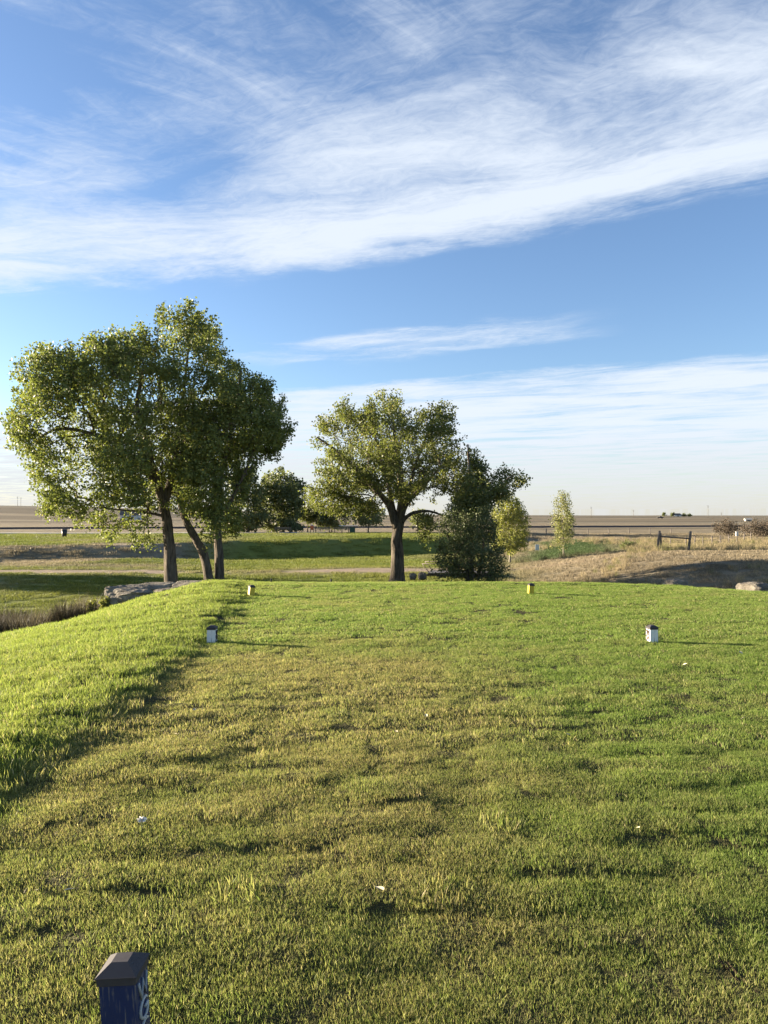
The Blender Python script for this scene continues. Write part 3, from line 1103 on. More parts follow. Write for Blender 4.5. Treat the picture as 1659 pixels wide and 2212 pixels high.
def big_trees():
    D = 24.0
    polyA = [(28, 940), (60, 880), (55, 800), (98, 772), (134, 740), (190, 765), (232, 705), (305, 715), (330, 675), (392, 662), (470, 664),
             (474, 722), (500, 735), (505, 800), (480, 870), (455, 930), (430, 1000), (430, 1060), (415, 1105), (380, 1120), (345, 1135), (300, 1118), (255, 1120),
             (205, 1142), (150, 1140), (112, 1112), (84, 1045), (58, 990)]
    holes = [(392, 1000, 13, 16), (345, 905, 9, 14), (80, 965, 12, 12), (120, 1005, 12, 8), (60, 900, 8, 8), (205, 1020, 12, 7), (330, 700, 6, 8)]
    tA = crown_points(polyA, D, 1850, 3.2, 11, holes, .510, 1.3, inset=.40)
    spr = crown_points([(205, 1135), (330, 1110), (345, 1150), (330, 1185), (300, 1190), (240, 1175)], D, 32, 1.0, 12, thr=.3, inset=0)
    stemsA = [([(371, 1252, 0), (368, 1215, 0), (364, 1170, .05), (357, 1120, .1), (340, 1055, .1), (325, 1000, .1), (318, 950, 0), (300, 880, -.2), (310, 800, 0)], .235, .05),
              ([(352, 1100, .1), (366, 1010, .4), (376, 930, .5), (392, 840, .3), (405, 750, .2)], .13, .03),
              ([(338, 1050, .1), (290, 985, -.5), (225, 945, -.9), (150, 935, -1.0), (100, 965, -.9)], .10, .03),
              ([(345, 1075, .1), (310, 1020, .9), (230, 960, 1.4), (150, 860, 1.6)], .10, .03),
              ([(356, 1115, .1), (310, 1105, -.4), (250, 1100, -.7)], .05, .02)]
    make_tree('cottonwood_tree', 'broadest and tallest cottonwood with a single straight trunk standing beside the limestone slabs', 'tree', D, stemsA,
              np.concatenate([tA, spr]), 50, .165, .074, M_LEAF_A, M_BARK, 21, 'cottonwoods beyond the tee')
    D2 = 24.6
    polyB = [(470, 735), (505, 728), (512, 775), (535, 785), (560, 800), (580, 812), (600, 800), (622, 850), (612, 890), (650, 912), (625, 940), (608, 985), (580, 1000),
             (560, 1015), (530, 1050), (512, 1150), (490, 1190), (455, 1180), (440, 1130), (400, 1120), (378, 1085), (385, 1000), (410, 900), (440, 820)]
    holesB = [(515, 828, 14, 9), (505, 1000, 20, 9), (545, 985, 12, 8), (388, 1000, 10, 14), (590, 905, 10, 7), (560, 870, 10, 7), (530, 930, 10, 6), (470, 1010, 12, 6), (470, 960, 8, 6), (600, 840, 6, 8)]
    tB = crown_points(polyB, D2, 1050, 2.4, 31, holesB, .515, 1.15, inset=.34)
    stemsB = [([(474, 1251, 0), (474, 1210, 0), (470, 1160, 0), (468, 1100, .1), (472, 1030, .2), (490, 960, .2), (510, 880, .1), (520, 800, 0)], .175, .04),
              ([(460, 1251, -.12, 1), (447, 1212, -.15), (427, 1165, -.2), (402, 1118, -.2), (392, 1070, -.2), (400, 1005, -.2), (413, 940, -.1), (418, 860, 0)], .175, .05),
              ([(401, 1005, -.2), (391, 996, -.3), (378, 1002, -.5)], .06, .03),
              ([(470, 1130, 0), (520, 1050, -.3), (560, 960, -.4), (600, 900, -.4)], .08, .02)]
    make_tree('cottonwood_tree', 'darker cottonwood with two trunks leaning apart from one base, next to the broad one', 'tree', D2, stemsB, tB, 50, .165, .074, M_LEAF_A, M_BARK, 33,
              'cottonwoods beyond the tee')


def side_tree():
    """a cottonwood just outside the left of the picture; its long shade lies across the hollow"""
    D = 39.0
    poly = [(-1010, 1060), (-1000, 980), (-950, 900), (-880, 850), (-800, 845), (-730, 880), (-690, 950), (-680, 1030), (-710, 1080), (-800, 1100), (-930, 1100)]
    tf = crown_points(poly, D, 700, 3.2, 111, (), .42, 1.5)
    make_tree('cottonwood_tree', 'cottonwood out of sight to the left whose shade crosses the hollow', 'tree', D, [([(-845, 1180, 0), (-843, 1120, 0), (-840, 1040, 0), (-838, 950, 0)], .30, .06)], tf, 30, .30, .16,
              M_LEAF_A, M_BARK, 112, 'cottonwoods beyond the tee', spacing=1.6)


def middle_tree():
    D = 30.0
    poly = [(655, 955), (680, 912), (700, 888), (712, 905), (730, 866), (762, 862), (785, 885), (800, 852), (838, 842), (868, 868), (885, 902), (920, 880), (945, 860), (978, 878),
            (985, 930), (1000, 985), (1005, 1040), (975, 1075), (935, 1095), (905, 1080), (880, 1090), (820, 1085), (790, 1070), (750, 1082), (700, 1082), (662, 1065), (690, 1015), (680, 980)]
    holes = [(705, 965, 16, 22), (770, 985, 8, 10), (885, 1030, 14, 10), (930, 1060, 18, 8), (790, 945, 8, 8), (905, 940, 8, 9), (745, 925, 9, 8), (955, 960, 8, 8), (820, 1075, 14, 10),
             (760, 1035, 9, 7), (870, 970, 6, 10), (720, 1040, 8, 6), (930, 985, 7, 6), (840, 900, 6, 6)]
    tf = crown_points(poly, D, 1150, 3.2, 41, holes, .505, 1.15, inset=.24)
    low = crown_points([(655, 1060), (760, 1070), (820, 1080), (810, 1110), (720, 1112), (660, 1090)], D, 120, 1.6, 43, thr=.35, inset=.03)
    spr = crown_points([(905, 1110), (935, 1105), (932, 1150), (925, 1185), (912, 1180)], D, 22, .4, 44, thr=.2, inset=0)
    stems = [([(857, 1243, 0), (859, 1205, 0), (857, 1165, 0), (862, 1130, 0), (868, 1085, .1), (865, 1030, .2), (858, 970, .2), (850, 910, .1)], .315, .05),
             ([(856, 1140, 0), (842, 1095, -.2), (818, 1065, -.4), (785, 1030, -.7), (740, 985, -.9), (690, 950, -1.0)], .17, .03),
             ([(862, 1135, 0), (872, 1100, -.3), (888, 1075, -.5), (915, 1050, -.6), (950, 1010, -.6)], .14, .03),
             ([(862, 1138, 0), (884, 1112, -.3), (920, 1104, -.6), (958, 1116, -.8)], .10, .03),
             ([(858, 1135, 0), (846, 1085, .3), (835, 1030, .7), (815, 960, 1.0), (800, 900, 1.1)], .13, .03),
             ([(862, 1130, 0), (880, 1070, .6), (900, 1000, 1.0), (930, 920, 1.1)], .12, .03),
             ([(858, 1150, 0), (850, 1110, .5), (830, 1075, 1.0), (770, 1040, 1.5), (720, 1050, 1.6)], .11, .03)]
    make_tree('cottonwood_tree', 'open pale green cottonwood with a thick grey trunk forking low, behind the tee', 'tree', D, stems, np.concatenate([tf, low, spr]), 46, .18, .074,
              M_LEAF_C, M_BARK, 51, 'cottonwoods beyond the tee')


def other_trees():
    # juniper hiding the end of the footbridge
    D = 27.0
    poly = [(950, 1256), (940, 1195), (946, 1140), (962, 1105), (990, 1085), (1020, 1096), (1045, 1100), (1064, 1125), (1072, 1165), (1092, 1205), (1086, 1256)]
    tf = crown_points(poly, D, 640, 1.5, 61, (), .455, .6, inset=.06)
    make_tree('juniper_bush', 'dense dark green juniper bush growing to the ground beside the footbridge', 'bush', D, [([(1010, 1250, 0), (1010, 1180, 0), (1005, 1100, 0)], .08, .02),
              ([(1030, 1250, .2, 1), (1045, 1180, .2), (1045, 1120, .2)], .06, .02)], tf, 30, .13, .060, M_LEAF_J, M_BARK, 62, spacing=.5, droop=-.3)
    D = 28.6
    poly = [(975, 1100), (985, 1040), (985, 960), (1000, 925), (1012, 955), (1040, 965), (1058, 1000), (1062, 1025), (1085, 1005), (1110, 1005), (1132, 1022), (1126, 1050), (1090, 1075), (1062, 1105), (1040, 1130), (1000, 1130)]
    holes = [(1068, 1045, 8, 8), (1015, 1010, 6, 8), (1085, 1035, 8, 5)]
    tf = crown_points(poly, D, 470, 1.6, 65, holes, .515, .95)
    make_tree('elm_tree', 'leafy green tree rising directly behind the dark juniper, one bough reaching to the right', 'tree', D, [([(1015, 1240, 0), (1018, 1180, 0), (1020, 1100, 0), (1015, 1030, 0), (1010, 960, 0)], .14, .03),
              ([(1020, 1120, 0), (1045, 1075, -.2), (1080, 1045, -.3), (1110, 1025, -.3)], .07, .02)], tf, 36, .18, .078, M_LEAF_D2, M_BARK, 66)
    # two slender young trees
    D = 46.0
    poly = [(1064, 1184), (1060, 1124), (1071, 1078), (1088, 1048), (1102, 1068), (1118, 1076), (1128, 1094), (1141, 1125), (1139, 1168), (1124, 1192), (1092, 1194)]
    tf = crown_points(poly, D, 430, .9, 71, (), .37, .6, inset=.12)
    make_tree('young_tree', 'young yellow-green aspen close to the right side of the juniper', 'tree', D, [([(1101, 1203, 0), (1102, 1170, 0), (1100, 1120, 0), (1098, 1080, 0)], .065, .012)], tf, 30, .16, .085,
              M_LEAF_Y, M_BARK2, 72, 'young aspens on the dry slope', spacing=.55, rtip=.004)
    D = 47.0
    poly = [(1192, 1172), (1186, 1130), (1194, 1095), (1202, 1062), (1222, 1060), (1238, 1086), (1244, 1120), (1234, 1168), (1218, 1192), (1200, 1188)]
    tf = crown_points(poly, D, 190, .6, 75, (), .42, .6, inset=.16)
    make_tree('young_tree', 'thin sparse young aspen standing alone left of the wooden fence brace', 'tree', D, [([(1218, 1202, 0), (1216, 1160, 0), (1214, 1110, 0), (1213, 1075, 0)], .055, .010)], tf, 24, .17, .080,
              M_LEAF_G, M_BARK2, 76, 'young aspens on the dry slope', spacing=.5, rtip=.005)
    # row of trees at the far end of the fairway
    for lab, nm, D, poly, n, mat, thick, base, per, sz in [
        ('tall dark tree at the far end of the fairway, half behind the two-trunk cottonwood', 'shade_tree', 104, [(478, 1150), (482, 1070), (505, 1030), (545, 1012), (575, 1030), (580, 1080), (570, 1140), (540, 1152)], 420, M_LEAF_D, 3.0, (535, 1156), 34, .30),
        ('dark rounded tree just right of the two-trunk cottonwood, far across the fairway', 'shade_tree', 108, [(560, 1140), (560, 1060), (575, 1015), (600, 1003), (632, 1018), (650, 1040), (672, 1030), (672, 1062), (650, 1100), (640, 1140), (600, 1150)], 480, M_LEAF_D, 3.0, (612, 1154), 34, .30),
        ('small bright tree between the far dark tree and the far round shrub', 'orchard_tree', 112, [(640, 1128), (645, 1098), (662, 1085), (682, 1090), (690, 1112), (680, 1132)], 110, M_LEAF_C, 1.4, (664, 1152), 26, .28),
        ('round dark shrubby tree far off between the two nearest cottonwoods', 'orchard_tree', 112, [(682, 1138), (680, 1110), (696, 1092), (722, 1090), (748, 1100), (756, 1122), (748, 1140), (715, 1145)], 170, M_LEAF_D, 2.0, (716, 1153), 26, .28),
        ('pale see-through little tree far off, left of the thick grey trunk', 'orchard_tree', 110, [(752, 1128), (756, 1098), (785, 1085), (820, 1090), (838, 1110), (830, 1132), (795, 1138)], 140, M_LEAF_G, 2.0, (795, 1152), 22, .28),
        ('low shrubby tree far off, right of the thick grey trunk', 'orchard_tree', 112, [(885, 1138), (888, 1112), (910, 1100), (935, 1112), (940, 1138)], 90, M_LEAF_D, 1.5, (912, 1152), 24, .28),
        ('small dark shrub at the foot of the far dark tree', 'orchard_tree', 106, [(598, 1146), (604, 1130), (628, 1124), (650, 1132), (655, 1147)], 80, M_LEAF_D, 1.2, (628, 1153), 24, .26),
    ]:
        tf = crown_points(poly, D, int(n * .72), thick, int(base[0]), (), .47, 2.2, inset=.35)
        zt = min(p[1] for p in poly)
        make_tree(nm, lab, 'tree', D, [([(base[0], base[1], 0), (base[0] + 1, (base[1] + zt) / 2 + 10, 0), (base[0] - 1, zt + 25, 0)], .22 if n > 300 else .12, .04)], tf, per, .42, sz, mat, M_BARK, int(base[0]) + 5,
                  'trees at the far end of the fairway', spacing=2.2, rtip=.012, nside=8)
    # leafless bushes on the right
    for lab, D, poly, n, base in [
        ('greyish purple leafless bush beyond the fence, with bare twigs on top', 92, [(1546, 1150), (1545, 1128), (1560, 1118), (1578, 1121), (1594, 1135), (1597, 1152), (1570, 1155)], 210, (1570, 1156)),
        ('brownish leafless bush at the right edge beyond the fence', 88, [(1606, 1152), (1606, 1135), (1622, 1128), (1645, 1129), (1668, 1136), (1668, 1156), (1640, 1160)], 230, (1638, 1160)),
        ('dark leafless bush partly behind the brownish one at the right edge', 100, [(1648, 1148), (1650, 1126), (1668, 1120), (1690, 1130), (1690, 1150)], 130, (1668, 1152))]:
        tf = crown_points(poly, D, n, 1.4, int(base[0]), (), .40, 1.0, inset=.1)
        bx = base[0]
        make_tree('bare_bush', lab, 'bush', D, [([(bx, base[1], 0), (bx - 2, base[1] - 10, 0), (bx - 5, base[1] - 20, 0)], .05, .02),
                  ([(bx + 2, base[1], .2, 1), (bx + 8, base[1] - 12, .3), (bx + 12, base[1] - 22, .4)], .05, .02)], tf, 9, .26, .13, M_LEAF_B, M_TWIG, int(bx), 'leafless bushes beyond the fence', spacing=.9, rtip=.014, nside=6, flat=1.2)
    # low green shrub in the meadow
    D = 52.
    tf = crown_points([(1340, 1190), (1342, 1176), (1356, 1171), (1370, 1175), (1378, 1190)], D, 90, .5, 91, (), .35, .5, inset=.05)
    make_tree('sage_shrub', 'low grey-green shrub in the dry meadow left of the fence brace', 'bush', D, [([(1358, 1192, 0), (1358, 1184, 0), (1357, 1178, 0)], .03, .01)], tf, 24, .13, .09, M_LEAF_D, M_TWIG, 92, spacing=.4, nside=6)


M_LEAF_D2 = mat_leaf('elm_leaf', (.080, .098, .036), (.190, .208, .072), (.25, .22, .08), .44, .4, .45)
big_trees()
side_tree()
middle_tree()
other_trees()

# ------------------------------------------------------------------ tee markers
def frustum(bm, a, b, z0, z1):
    lo = [bm.verts.new((sx * a, sy * a, z0)) for sx, sy in ((-1, -1), (1, -1), (1, 1), (-1, 1))]
    hi = [bm.verts.new((sx * b, sy * b, z1)) for sx, sy in ((-1, -1), (1, -1), (1, 1), (-1, 1))]
    for i in range(4):
        bm.faces.new((lo[i], lo[(i + 1) % 4], hi[(i + 1) % 4], hi[i]))
    bm.faces.new(hi); bm.faces.new(lo[::-1])


def letter_strokes(ch):
    """strokes in a unit cell: x to the right, y up"""
    if ch == 'W':
        return [[(-.5, .5), (-.25, -.5), (0, .42), (.25, -.5), (.5, .5)]]
    if ch == 'G':
        a = np.radians(np.linspace(40, 350, 22))
        arc = [(.48 * math.cos(t), .5 * math.sin(t)) for t in a]
        return [arc + [(.46, -.02), (.08, -.02)]]
    if ch == 'C':
        a = np.radians(np.linspace(42, 318, 20))
        return [[(.48 * math.cos(t), .5 * math.sin(t)) for t in a]]
    return []


def tee_marker(name, label, group, loc, yaw, lean, w, h, paint, face, letm, chars='WGC', lw=None, lr=.0042):
    """face: side that carries the letters: 'right' (+X) or 'left' (-X)"""
    z = hz(*loc)
    root = empty(name, (loc[0], loc[1], z), (0, R(lean), R(yaw)), label, 'tee marker', group)
    bm = bmesh.new()
    add_box(bm, w, w, h - .03 + .08, (0, 0, (h - .03 - .08) / 2), bevel=.0035)
    bm_obj('post', bm, paint, root)
    bm = bmesh.new()
    a = w / 2 + .007
    add_box(bm, 2 * a - .006, 2 * a - .006, .020, (0, 0, h - .036), bevel=.0015)
    frustum(bm, a, a, h - .0265, h - .0235)
    frustum(bm, a - .0006, a * .40, h - .0234, h)
    bm_obj('cap', bm, M_BLACK, root)
    sgn = 1 if face == 'right' else -1
    cell = (h - .05) / 3.05
    for i, ch in enumerate(chars):
        acc = Acc()
        cz = h - .052 - cell * (i + .5)
        for st in letter_strokes(ch):
            P = np.array([(sgn * (w / 2 + .003), sgn * x * (lw or w * .62), cz + y * cell * .86) for x, y in st])
            V, F = tube_np(P, lr, 6); acc.add(V, F)
        if acc.n: acc.obj('letter', letm, root, True)
    return root


def drops(root, w, h):
    """dew beads on the right slope of the near cap"""
    bm = bmesh.new(); r = random.Random(3)
    a = w / 2 + .007
    for _ in range(46):
        f = r.uniform(.08, .92); yy = r.uniform(-.85, .85)
        xx = a - (a - a * .40) * f
        zz = h - .0234 + .0234 * f
        s = r.uniform(.0007, .0019)
        bmesh.ops.create_icosphere(bm, subdivisions=1, radius=s, matrix=Matrix.Translation((xx, yy * xx, zz + s * .1)) @ Matrix.Diagonal((1, 1, .55, 1)))
    m, t = new_mat('dew')
    b = t.n('ShaderNodeBsdfPrincipled')
    b.inputs['Base Color'].default_value = (.05, .05, .06, 1); b.inputs['Roughness'].default_value = .08; b.inputs['Specular IOR Level'].default_value = .6
    finish(t, b.outputs[0])
    o = bm_obj('dew_drops', bm, m, root, True)
    o['kind'] = 'stuff'


def at_ground(px, py, z=0.0):
    D = (EYE - z) * FOC / (py - 1120.0)
    return ((px - 829.5) * D / FOC, D)


mk = tee_marker('tee_marker', 'weathered blue tee post with black pyramid cap and pale raised letters, nearest the camera', 'tee markers', (-.688, 1.985), -1.0, -3.4, .0955, .222, M_BLUE, 'right', M_LETTER_PALE)
drops(mk, .0955, .222)
x, y = at_ground(456, 1390)
tee_marker('tee_marker', 'white tee post with black cap and dark letters, beside the longer rough grass', 'tee markers', (x, y + .05), -2, 0, .0955, .193, M_WHITE, 'right', M_LETTER_DARK, lr=.0068)
x, y = at_ground(1412, 1388)
tee_marker('tee_marker', 'white tee post with black cap and brown letters facing the sun, alone on open turf', 'tee markers', (x, y + .05), 8, 0, .0955, .193, M_WHITE, 'left', M_LETTER_RUST, lr=.0062)
x, y = at_ground(541, 1287.5)
tee_marker('tee_marker', 'yellow tee post with black cap below the two-trunk cottonwood', 'tee markers', (x, y + .05), 30, 6, .0955, .200, M_YELLOW, 'left', M_LETTER_RUST, chars='')
x, y = at_ground(1147, 1284.5)
tee_marker('tee_marker', 'yellow tee post with black cap in front of the juniper and young aspen', 'tee markers', (x, y + .05), 8, 5, .0955, .200, M_YELLOW, 'left', M_LETTER_RUST, chars='')
for px, py, lab in ((585.5, 1256, 'tiny dark stake at the far edge of the tee, closer to the two-trunk cottonwood'),
                    (715, 1255, 'tiny dark stake at the far edge of the tee, closer to the thick grey trunk')):
    D = 16.8
    X = (px - 829.5) * D / FOC
    r0 = empty('tee_stake', (X, D, hz(X, D)), (0, R(3), R(10)), lab, 'stake', 'tiny stakes at the far edge of the tee')
    bm = bmesh.new(); add_box(bm, .035, .035, .12, (0, 0, .03), bevel=.003); bm_obj('stake', bm, M_DARK, r0)
    bm = bmesh.new(); add_box(bm, .042, .042, .012, (0, 0, .096), bevel=.003); bm_obj('cap', bm, M_STEEL, r0)

# ------------------------------------------------------------------ rocks
def boulder(name, label, px0, px1, py0, py1, D, depth, seed, group, yaw=0.0, e=.46, cat='boulder', sink=.25, parent=None):
    r = np.random.RandomState(seed)
    bm = bmesh.new()
    bmesh.ops.create_icosphere(bm, subdivisions=5, radius=1.0)
    V = np.array([v.co[:] for v in bm.verts])
    V = np.sign(V) * np.abs(V) ** e
    V /= np.max(np.abs(V), axis=0)
    for _ in range(9):
        nrm = r.randn(3); nrm /= np.linalg.norm(nrm)
        c = .80 + .32 * r.rand()
        d = V @ nrm - c
        V -= np.maximum(d, 0)[:, None] * nrm * .93
    n = fbm(V[:, 0] * 2.2 + seed, V[:, 1] * 2.2, V[:, 2] * 2.6, seed, 4) - .5
    n2 = fbm(V[:, 0] * 8 + seed, V[:, 1] * 8, V[:, 2] * 12, seed + 4, 2) - .5
    V = V * (1 + .30 * n + .06 * n2)[:, None]
    wx = (px1 - px0) * D / FOC; hzz = (py1 - py0) * D / FOC
    V = V * np.array([wx / 2, depth / 2, hzz / 2 * (1 + sink)])
    for v, c in zip(bm.verts, V): v.co = c
    cx = ((px0 + px1) / 2 - 829.5) * D / FOC
    cz = EYE - (py0 - 1120) * D / FOC - hzz / 2 * (1 + sink)
    o = bm_obj(name, bm, M_ROCK, parent, False, (cx, D, cz), (0, 0, R(yaw)))
    if label: tag(o, label, cat, group)
    return o


GB = 'limestone boulders edging the tee'
boulder('boulder', 'large blocky limestone boulder at the left edge of the tee, sunlit on its left face', 236, 340, 1264, 1305, 17.4, 1.0, 1, GB, -8)
boulder('boulder', 'low limestone boulder in shade between the large block and the trunk slab', 326, 404, 1272, 1300, 18.0, .8, 2, GB, 6)
boulder('boulder', 'flat pale limestone slab lying against the foot of the broad cottonwood', 294, 386, 1258, 1276, 21.6, .8, 3, GB, 3)
boulder('boulder', 'flat limestone slab half sunk in the turf in front of the broad cottonwood trunk', 376, 458, 1255, 1274, 21.4, .8, 4, GB, -4)
boulder('boulder', 'small rounded stone left of the large limestone boulder', 218, 244, 1296, 1312, 17.4, .4, 5, GB, -4)
boulder('boulder', 'pale low rock at the far right edge of the tee, beside long grass', 1437, 1478, 1251, 1264, 16.7, .5, 6, GB, 12, .6)
boulder('boulder', 'grey angular boulder at the right end of the tee', 1602, 1654, 1258, 1288, 15.7, .7, 7, GB, 16, .55)
boulder('boulder', 'small grey stone touching the foot of the thick grey trunk', 884, 900, 1238, 1250, 28.5, .35, 8, GB, -10, .8)
boulder('boulder', 'grey stone second from the foot of the thick grey trunk', 903, 921, 1236, 1250, 28.8, .4, 9, GB, 10, .8)

# gravel bed round the broad cottonwood
def gravel():
    acc = Acc()
    for i in range(260):
        a, q = rs.rand() * 6.283, math.sqrt(rs.rand())
        x = -7.0 + 2.1 * q * math.cos(a); y = 23.0 + 1.6 * q * math.sin(a)
        bm = bmesh.new(); bmesh.ops.create_icosphere(bm, subdivisions=1, radius=1)
        V = np.array([v.co[:] for v in bm.verts]); F = np.array([[v.index for v in f.verts] for f in bm.faces]); bm.free()
        s = .03 + .06 * rs.rand()
        V = V * (s * (.6 + .8 * rs.rand(3))) * (1 + .25 * rs.randn(len(V), 1) * .5) + np.array([x, y, hz(x, y) + s * .2])
        acc.add(V, F)
    o = acc.obj('bark_gravel', M_ROCK)
    tag(o, 'loose stone chips spread round the base of the broad cottonwood', None, None, 'stuff')


gravel()

# ------------------------------------------------------------------ fence at the right
def tilted_post(name, px0, py0, px1, py1, D, r, mat, parent, base, square=False, sink=.3):
    a, b = pix(px0, py0, D), pix(px1, py1, D)
    gz = hz(a[0], a[1])
    d = (b - a) / np.linalg.norm(b - a)
    a = a - d * max(sink, (a[2] - gz) + sink)
    n = 8
    P = np.linspace(a, b, n) - base
    V, F = tube_np(P, np.linspace(r * 1.08, r * .95, n), 9, .14, int(px0))
    return mesh_np(name, V, F, mat, parent, True)


def brace_fence():
    D = 43.0
    base = pix(1452, 1194, D); base[2] = hz(base[0], D)
    root = empty('fence_brace', base, label='H-shaped weathered wooden fence brace of leaning round posts in dry grass', cat='fence')
    tilted_post('post', 1419, 1196, 1425, 1146.5, D, .068, M_WOOD, root, base)
    tilted_post('post', 1428, 1192, 1427, 1151, D + .5, .055, M_WOOD, root, base)
    tilted_post('post', 1487, 1194, 1492, 1147.5, D, .068, M_WOOD, root, base)
    V, F = tube_np(np.linspace(pix(1424, 1158.5, D), pix(1490, 1163.5, D), 8) - base, .042, 8, .12, 5)
    mesh_np('rail', V, F, M_WOOD, root, True)
    for z0, z1 in ((1152, 1153), (1170, 1172), (1182, 1184)):
        V, F = tube_np(np.linspace(pix(1424, z0, D - .09), pix(1489, z1, D - .09), 4) - base, .006, 4)
        mesh_np('wire', V, F, M_STEEL, root)
    posts = [(1448.5, 1162, 58), (1481.5, 1163, 57), (1501, 1158.5, 58), (1518, 1159, 60), (1538, 1162, 62), (1556, 1160.5, 64), (1574, 1158, 67), (1592, 1159.5, 69), (1608, 1154.5, 73), (1622, 1153, 76)]
    x0 = (1500 - 829.5) * 58 / FOC
    b2 = np.array([x0, 58.0, hz(x0, 58.0)])
    root = empty('wire_fence', b2, label='thin wire fence of small grey posts running off to the right through dry grass', cat='fence')
    tops = []
    for i, (px, py, D) in enumerate(posts):
        a = pix(px, py, D); gz = hz(a[0], a[1])
        lean = (rs.rand() - .5) * .10
        P = np.linspace((a[0] - lean, D, gz - .3), (a[0], D, max(a[2], gz + .95)), 4) - b2
        V, F = tube_np(P, .045, 6, .08, i)
        mesh_np('post', V, F, M_WOOD, root, True)
        tops.append(P[-1])
    tops = sorted(tops[2:], key=lambda p: p[0])
    for dz in (-.08, -.34, -.60):
        V, F = tube_np(np.array(tops) + np.array([0, -.04, dz]), .007, 4)
        mesh_np('wire', V, F, M_STEEL, root)
    # white insulator box on one post
    a = pix(1592, 1160, 68.6)
    bm = bmesh.new(); add_box(bm, .22, .10, .42, bevel=.02)
    bm_obj('marker_plate', bm, M_PALE, root, loc=tuple(np.array([a[0], a[1], hz(a[0], a[1]) + .95]) - b2))
    # far line
    xa = (1271 - 829.5) * 100 / FOC
    b3 = np.array([xa, 100.0, hz(xa, 100.0)])
    root = empty('wire_fence', b3, label='low line of small dark posts far across the meadow in front of the railway', cat='fence')
    pts = []
    for i, px in enumerate((1180, 1210, 1240, 1271, 1315, 1359, 1405, 1450)):
        D = 100 + (px - 1271) * .02
        x = (px - 829.5) * D / FOC; gz = hz(x, D)
        V, F = tube_np(np.linspace((x, D, gz - .3), (x, D, gz + .75 + .2 * rs.rand()), 3) - b3, .06, 6, .08, i)
        mesh_np('post', V, F, M_WOOD, root, True)
        pts.append(np.array((x, D - .07, gz + .7)) - b3)
    V, F = tube_np(np.array(pts), .008, 4)
    mesh_np('wire', V, F, M_STEEL, root)


brace_fence()

# ------------------------------------------------------------------ footbridge
def footbridge():
    D = 33.5
    p0 = pix(926, 1232, D)
    z = hz(p0[0] + 1.2, D) + .18
    root = empty('footbridge', (p0[0], D, z), (0, 0, R(-8)), 'low plank footbridge with thin pipe railings between the thick grey trunk and the juniper', 'bridge')
    for i in range(14):
        bm = bmesh.new(); add_box(bm, .19, 1.7, .05, (.1 + i * .2, .2, (rs.rand() - .5) * .012), bevel=.006)
        bm_obj('plank', bm, M_WOOD, root)
    for s in (-.55, .95):
        bm = bmesh.new(); add_box(bm, 2.9, .12, .16, (1.35, s, -.115), bevel=.01); bm_obj('beam', bm, M_DARK, root)
    for s in (-.60, 1.0):
        acc_top = np.array([(-.25, s, .42), (.5, s, .44), (1.4, s, .44), (2.8, s, .44)])
        V, F = tube_np(acc_top, .018, 6); mesh_np('handrail', V, F, M_STEEL, root, True)
        for x0, x1 in ((-.25, .08), (.55, .9), (1.6, 1.85), (2.75, 2.75)):
            V, F = tube_np(np.array([(x0, s, .43), (x1, s, .03)]), .016, 6); mesh_np('baluster', V, F, M_STEEL, root, True)


footbridge()

# ------------------------------------------------------------------ railway and gravel road
def strip(name, f, x0, x1, prof, mat, step=2.0):
    """a long solid strip following y = f(x); prof: (across, up) points"""
    xs = np.arange(x0, x1 + step, step)
    V = []
    for a, up in prof:
        y = f(xs) + a
        V.append(np.stack([xs, y, height(xs, f(xs)) + up], 1))
    V = np.stack(V, 1); K = len(prof); n = len(xs)
    i = np.arange(n - 1)[:, None] * K; j = np.arange(K - 1)[None]
    F = np.stack([i + j, i + j + 1, i + K + j + 1, i + K + j], -1).reshape(-1, 4)
    return mesh_np(name, V.reshape(-1, 3), F, mat)


rf = lambda x: 168 + .26 * x
o = strip('railway_embankment_terrain', rf, -320, 420, [(-3.2, -.5), (-1.7, .22), (1.7, .22), (3.2, -.5)], M_BALLAST, 3.0); o['kind'] = 'structure'
rr = empty('railway_track', (0, 168, hz(0, 168)), label='dark railway track running straight across the plain', cat='railway')
for s in (-.72, .72):
    xs = np.arange(-320, 421, 4.0)
    P = np.stack([xs, rf(xs) + s, height(xs, rf(xs)) + .30], 1) - np.array([0, 168, hz(0, 168)])
    V, F = tube_np(P, .075, 5); mesh_np('rail', V, F, M_DARK, rr)
acc = Acc()
for x in np.arange(-110, 140, .75):
    y = rf(x); z = hz(x, y) + .23
    V = np.array([(sx * .12, sy * 1.25, sz * .06) for sx in (-1, 1) for sy in (-1, 1) for sz in (-1, 1)])
    V[:, 0] -= V[:, 1] * .25
    acc.add(V + np.array([x, y, z]) - np.array([0, 168, hz(0, 168)]), np.array([[0, 1, 3, 2], [4, 6, 7, 5], [0, 4, 5, 1], [2, 3, 7, 6], [1, 5, 7, 3], [0, 2, 6, 4]]))
sl_ = acc.obj('sleepers', M_BALLAST, rr); sl_['kind'] = 'stuff'
gf = lambda x: 103 + .10 * x
o = strip('gravel_road', gf, -130, -8, [(-2.6, -.25), (-2.4, .10), (2.4, .10), (2.6, -.25)], M_ROAD, 2.0); o['kind'] = 'structure'

# ------------------------------------------------------------------ things on the far fairway
def far_thing(px, D, build, name, label, cat, group=None, yaw=0.0):
    x = (px - 829.5) * D / FOC
    r0 = empty(name, (x, D, hz(x, D)), (0, 0, R(yaw)), label, cat, group)
    build(r0)
    return r0


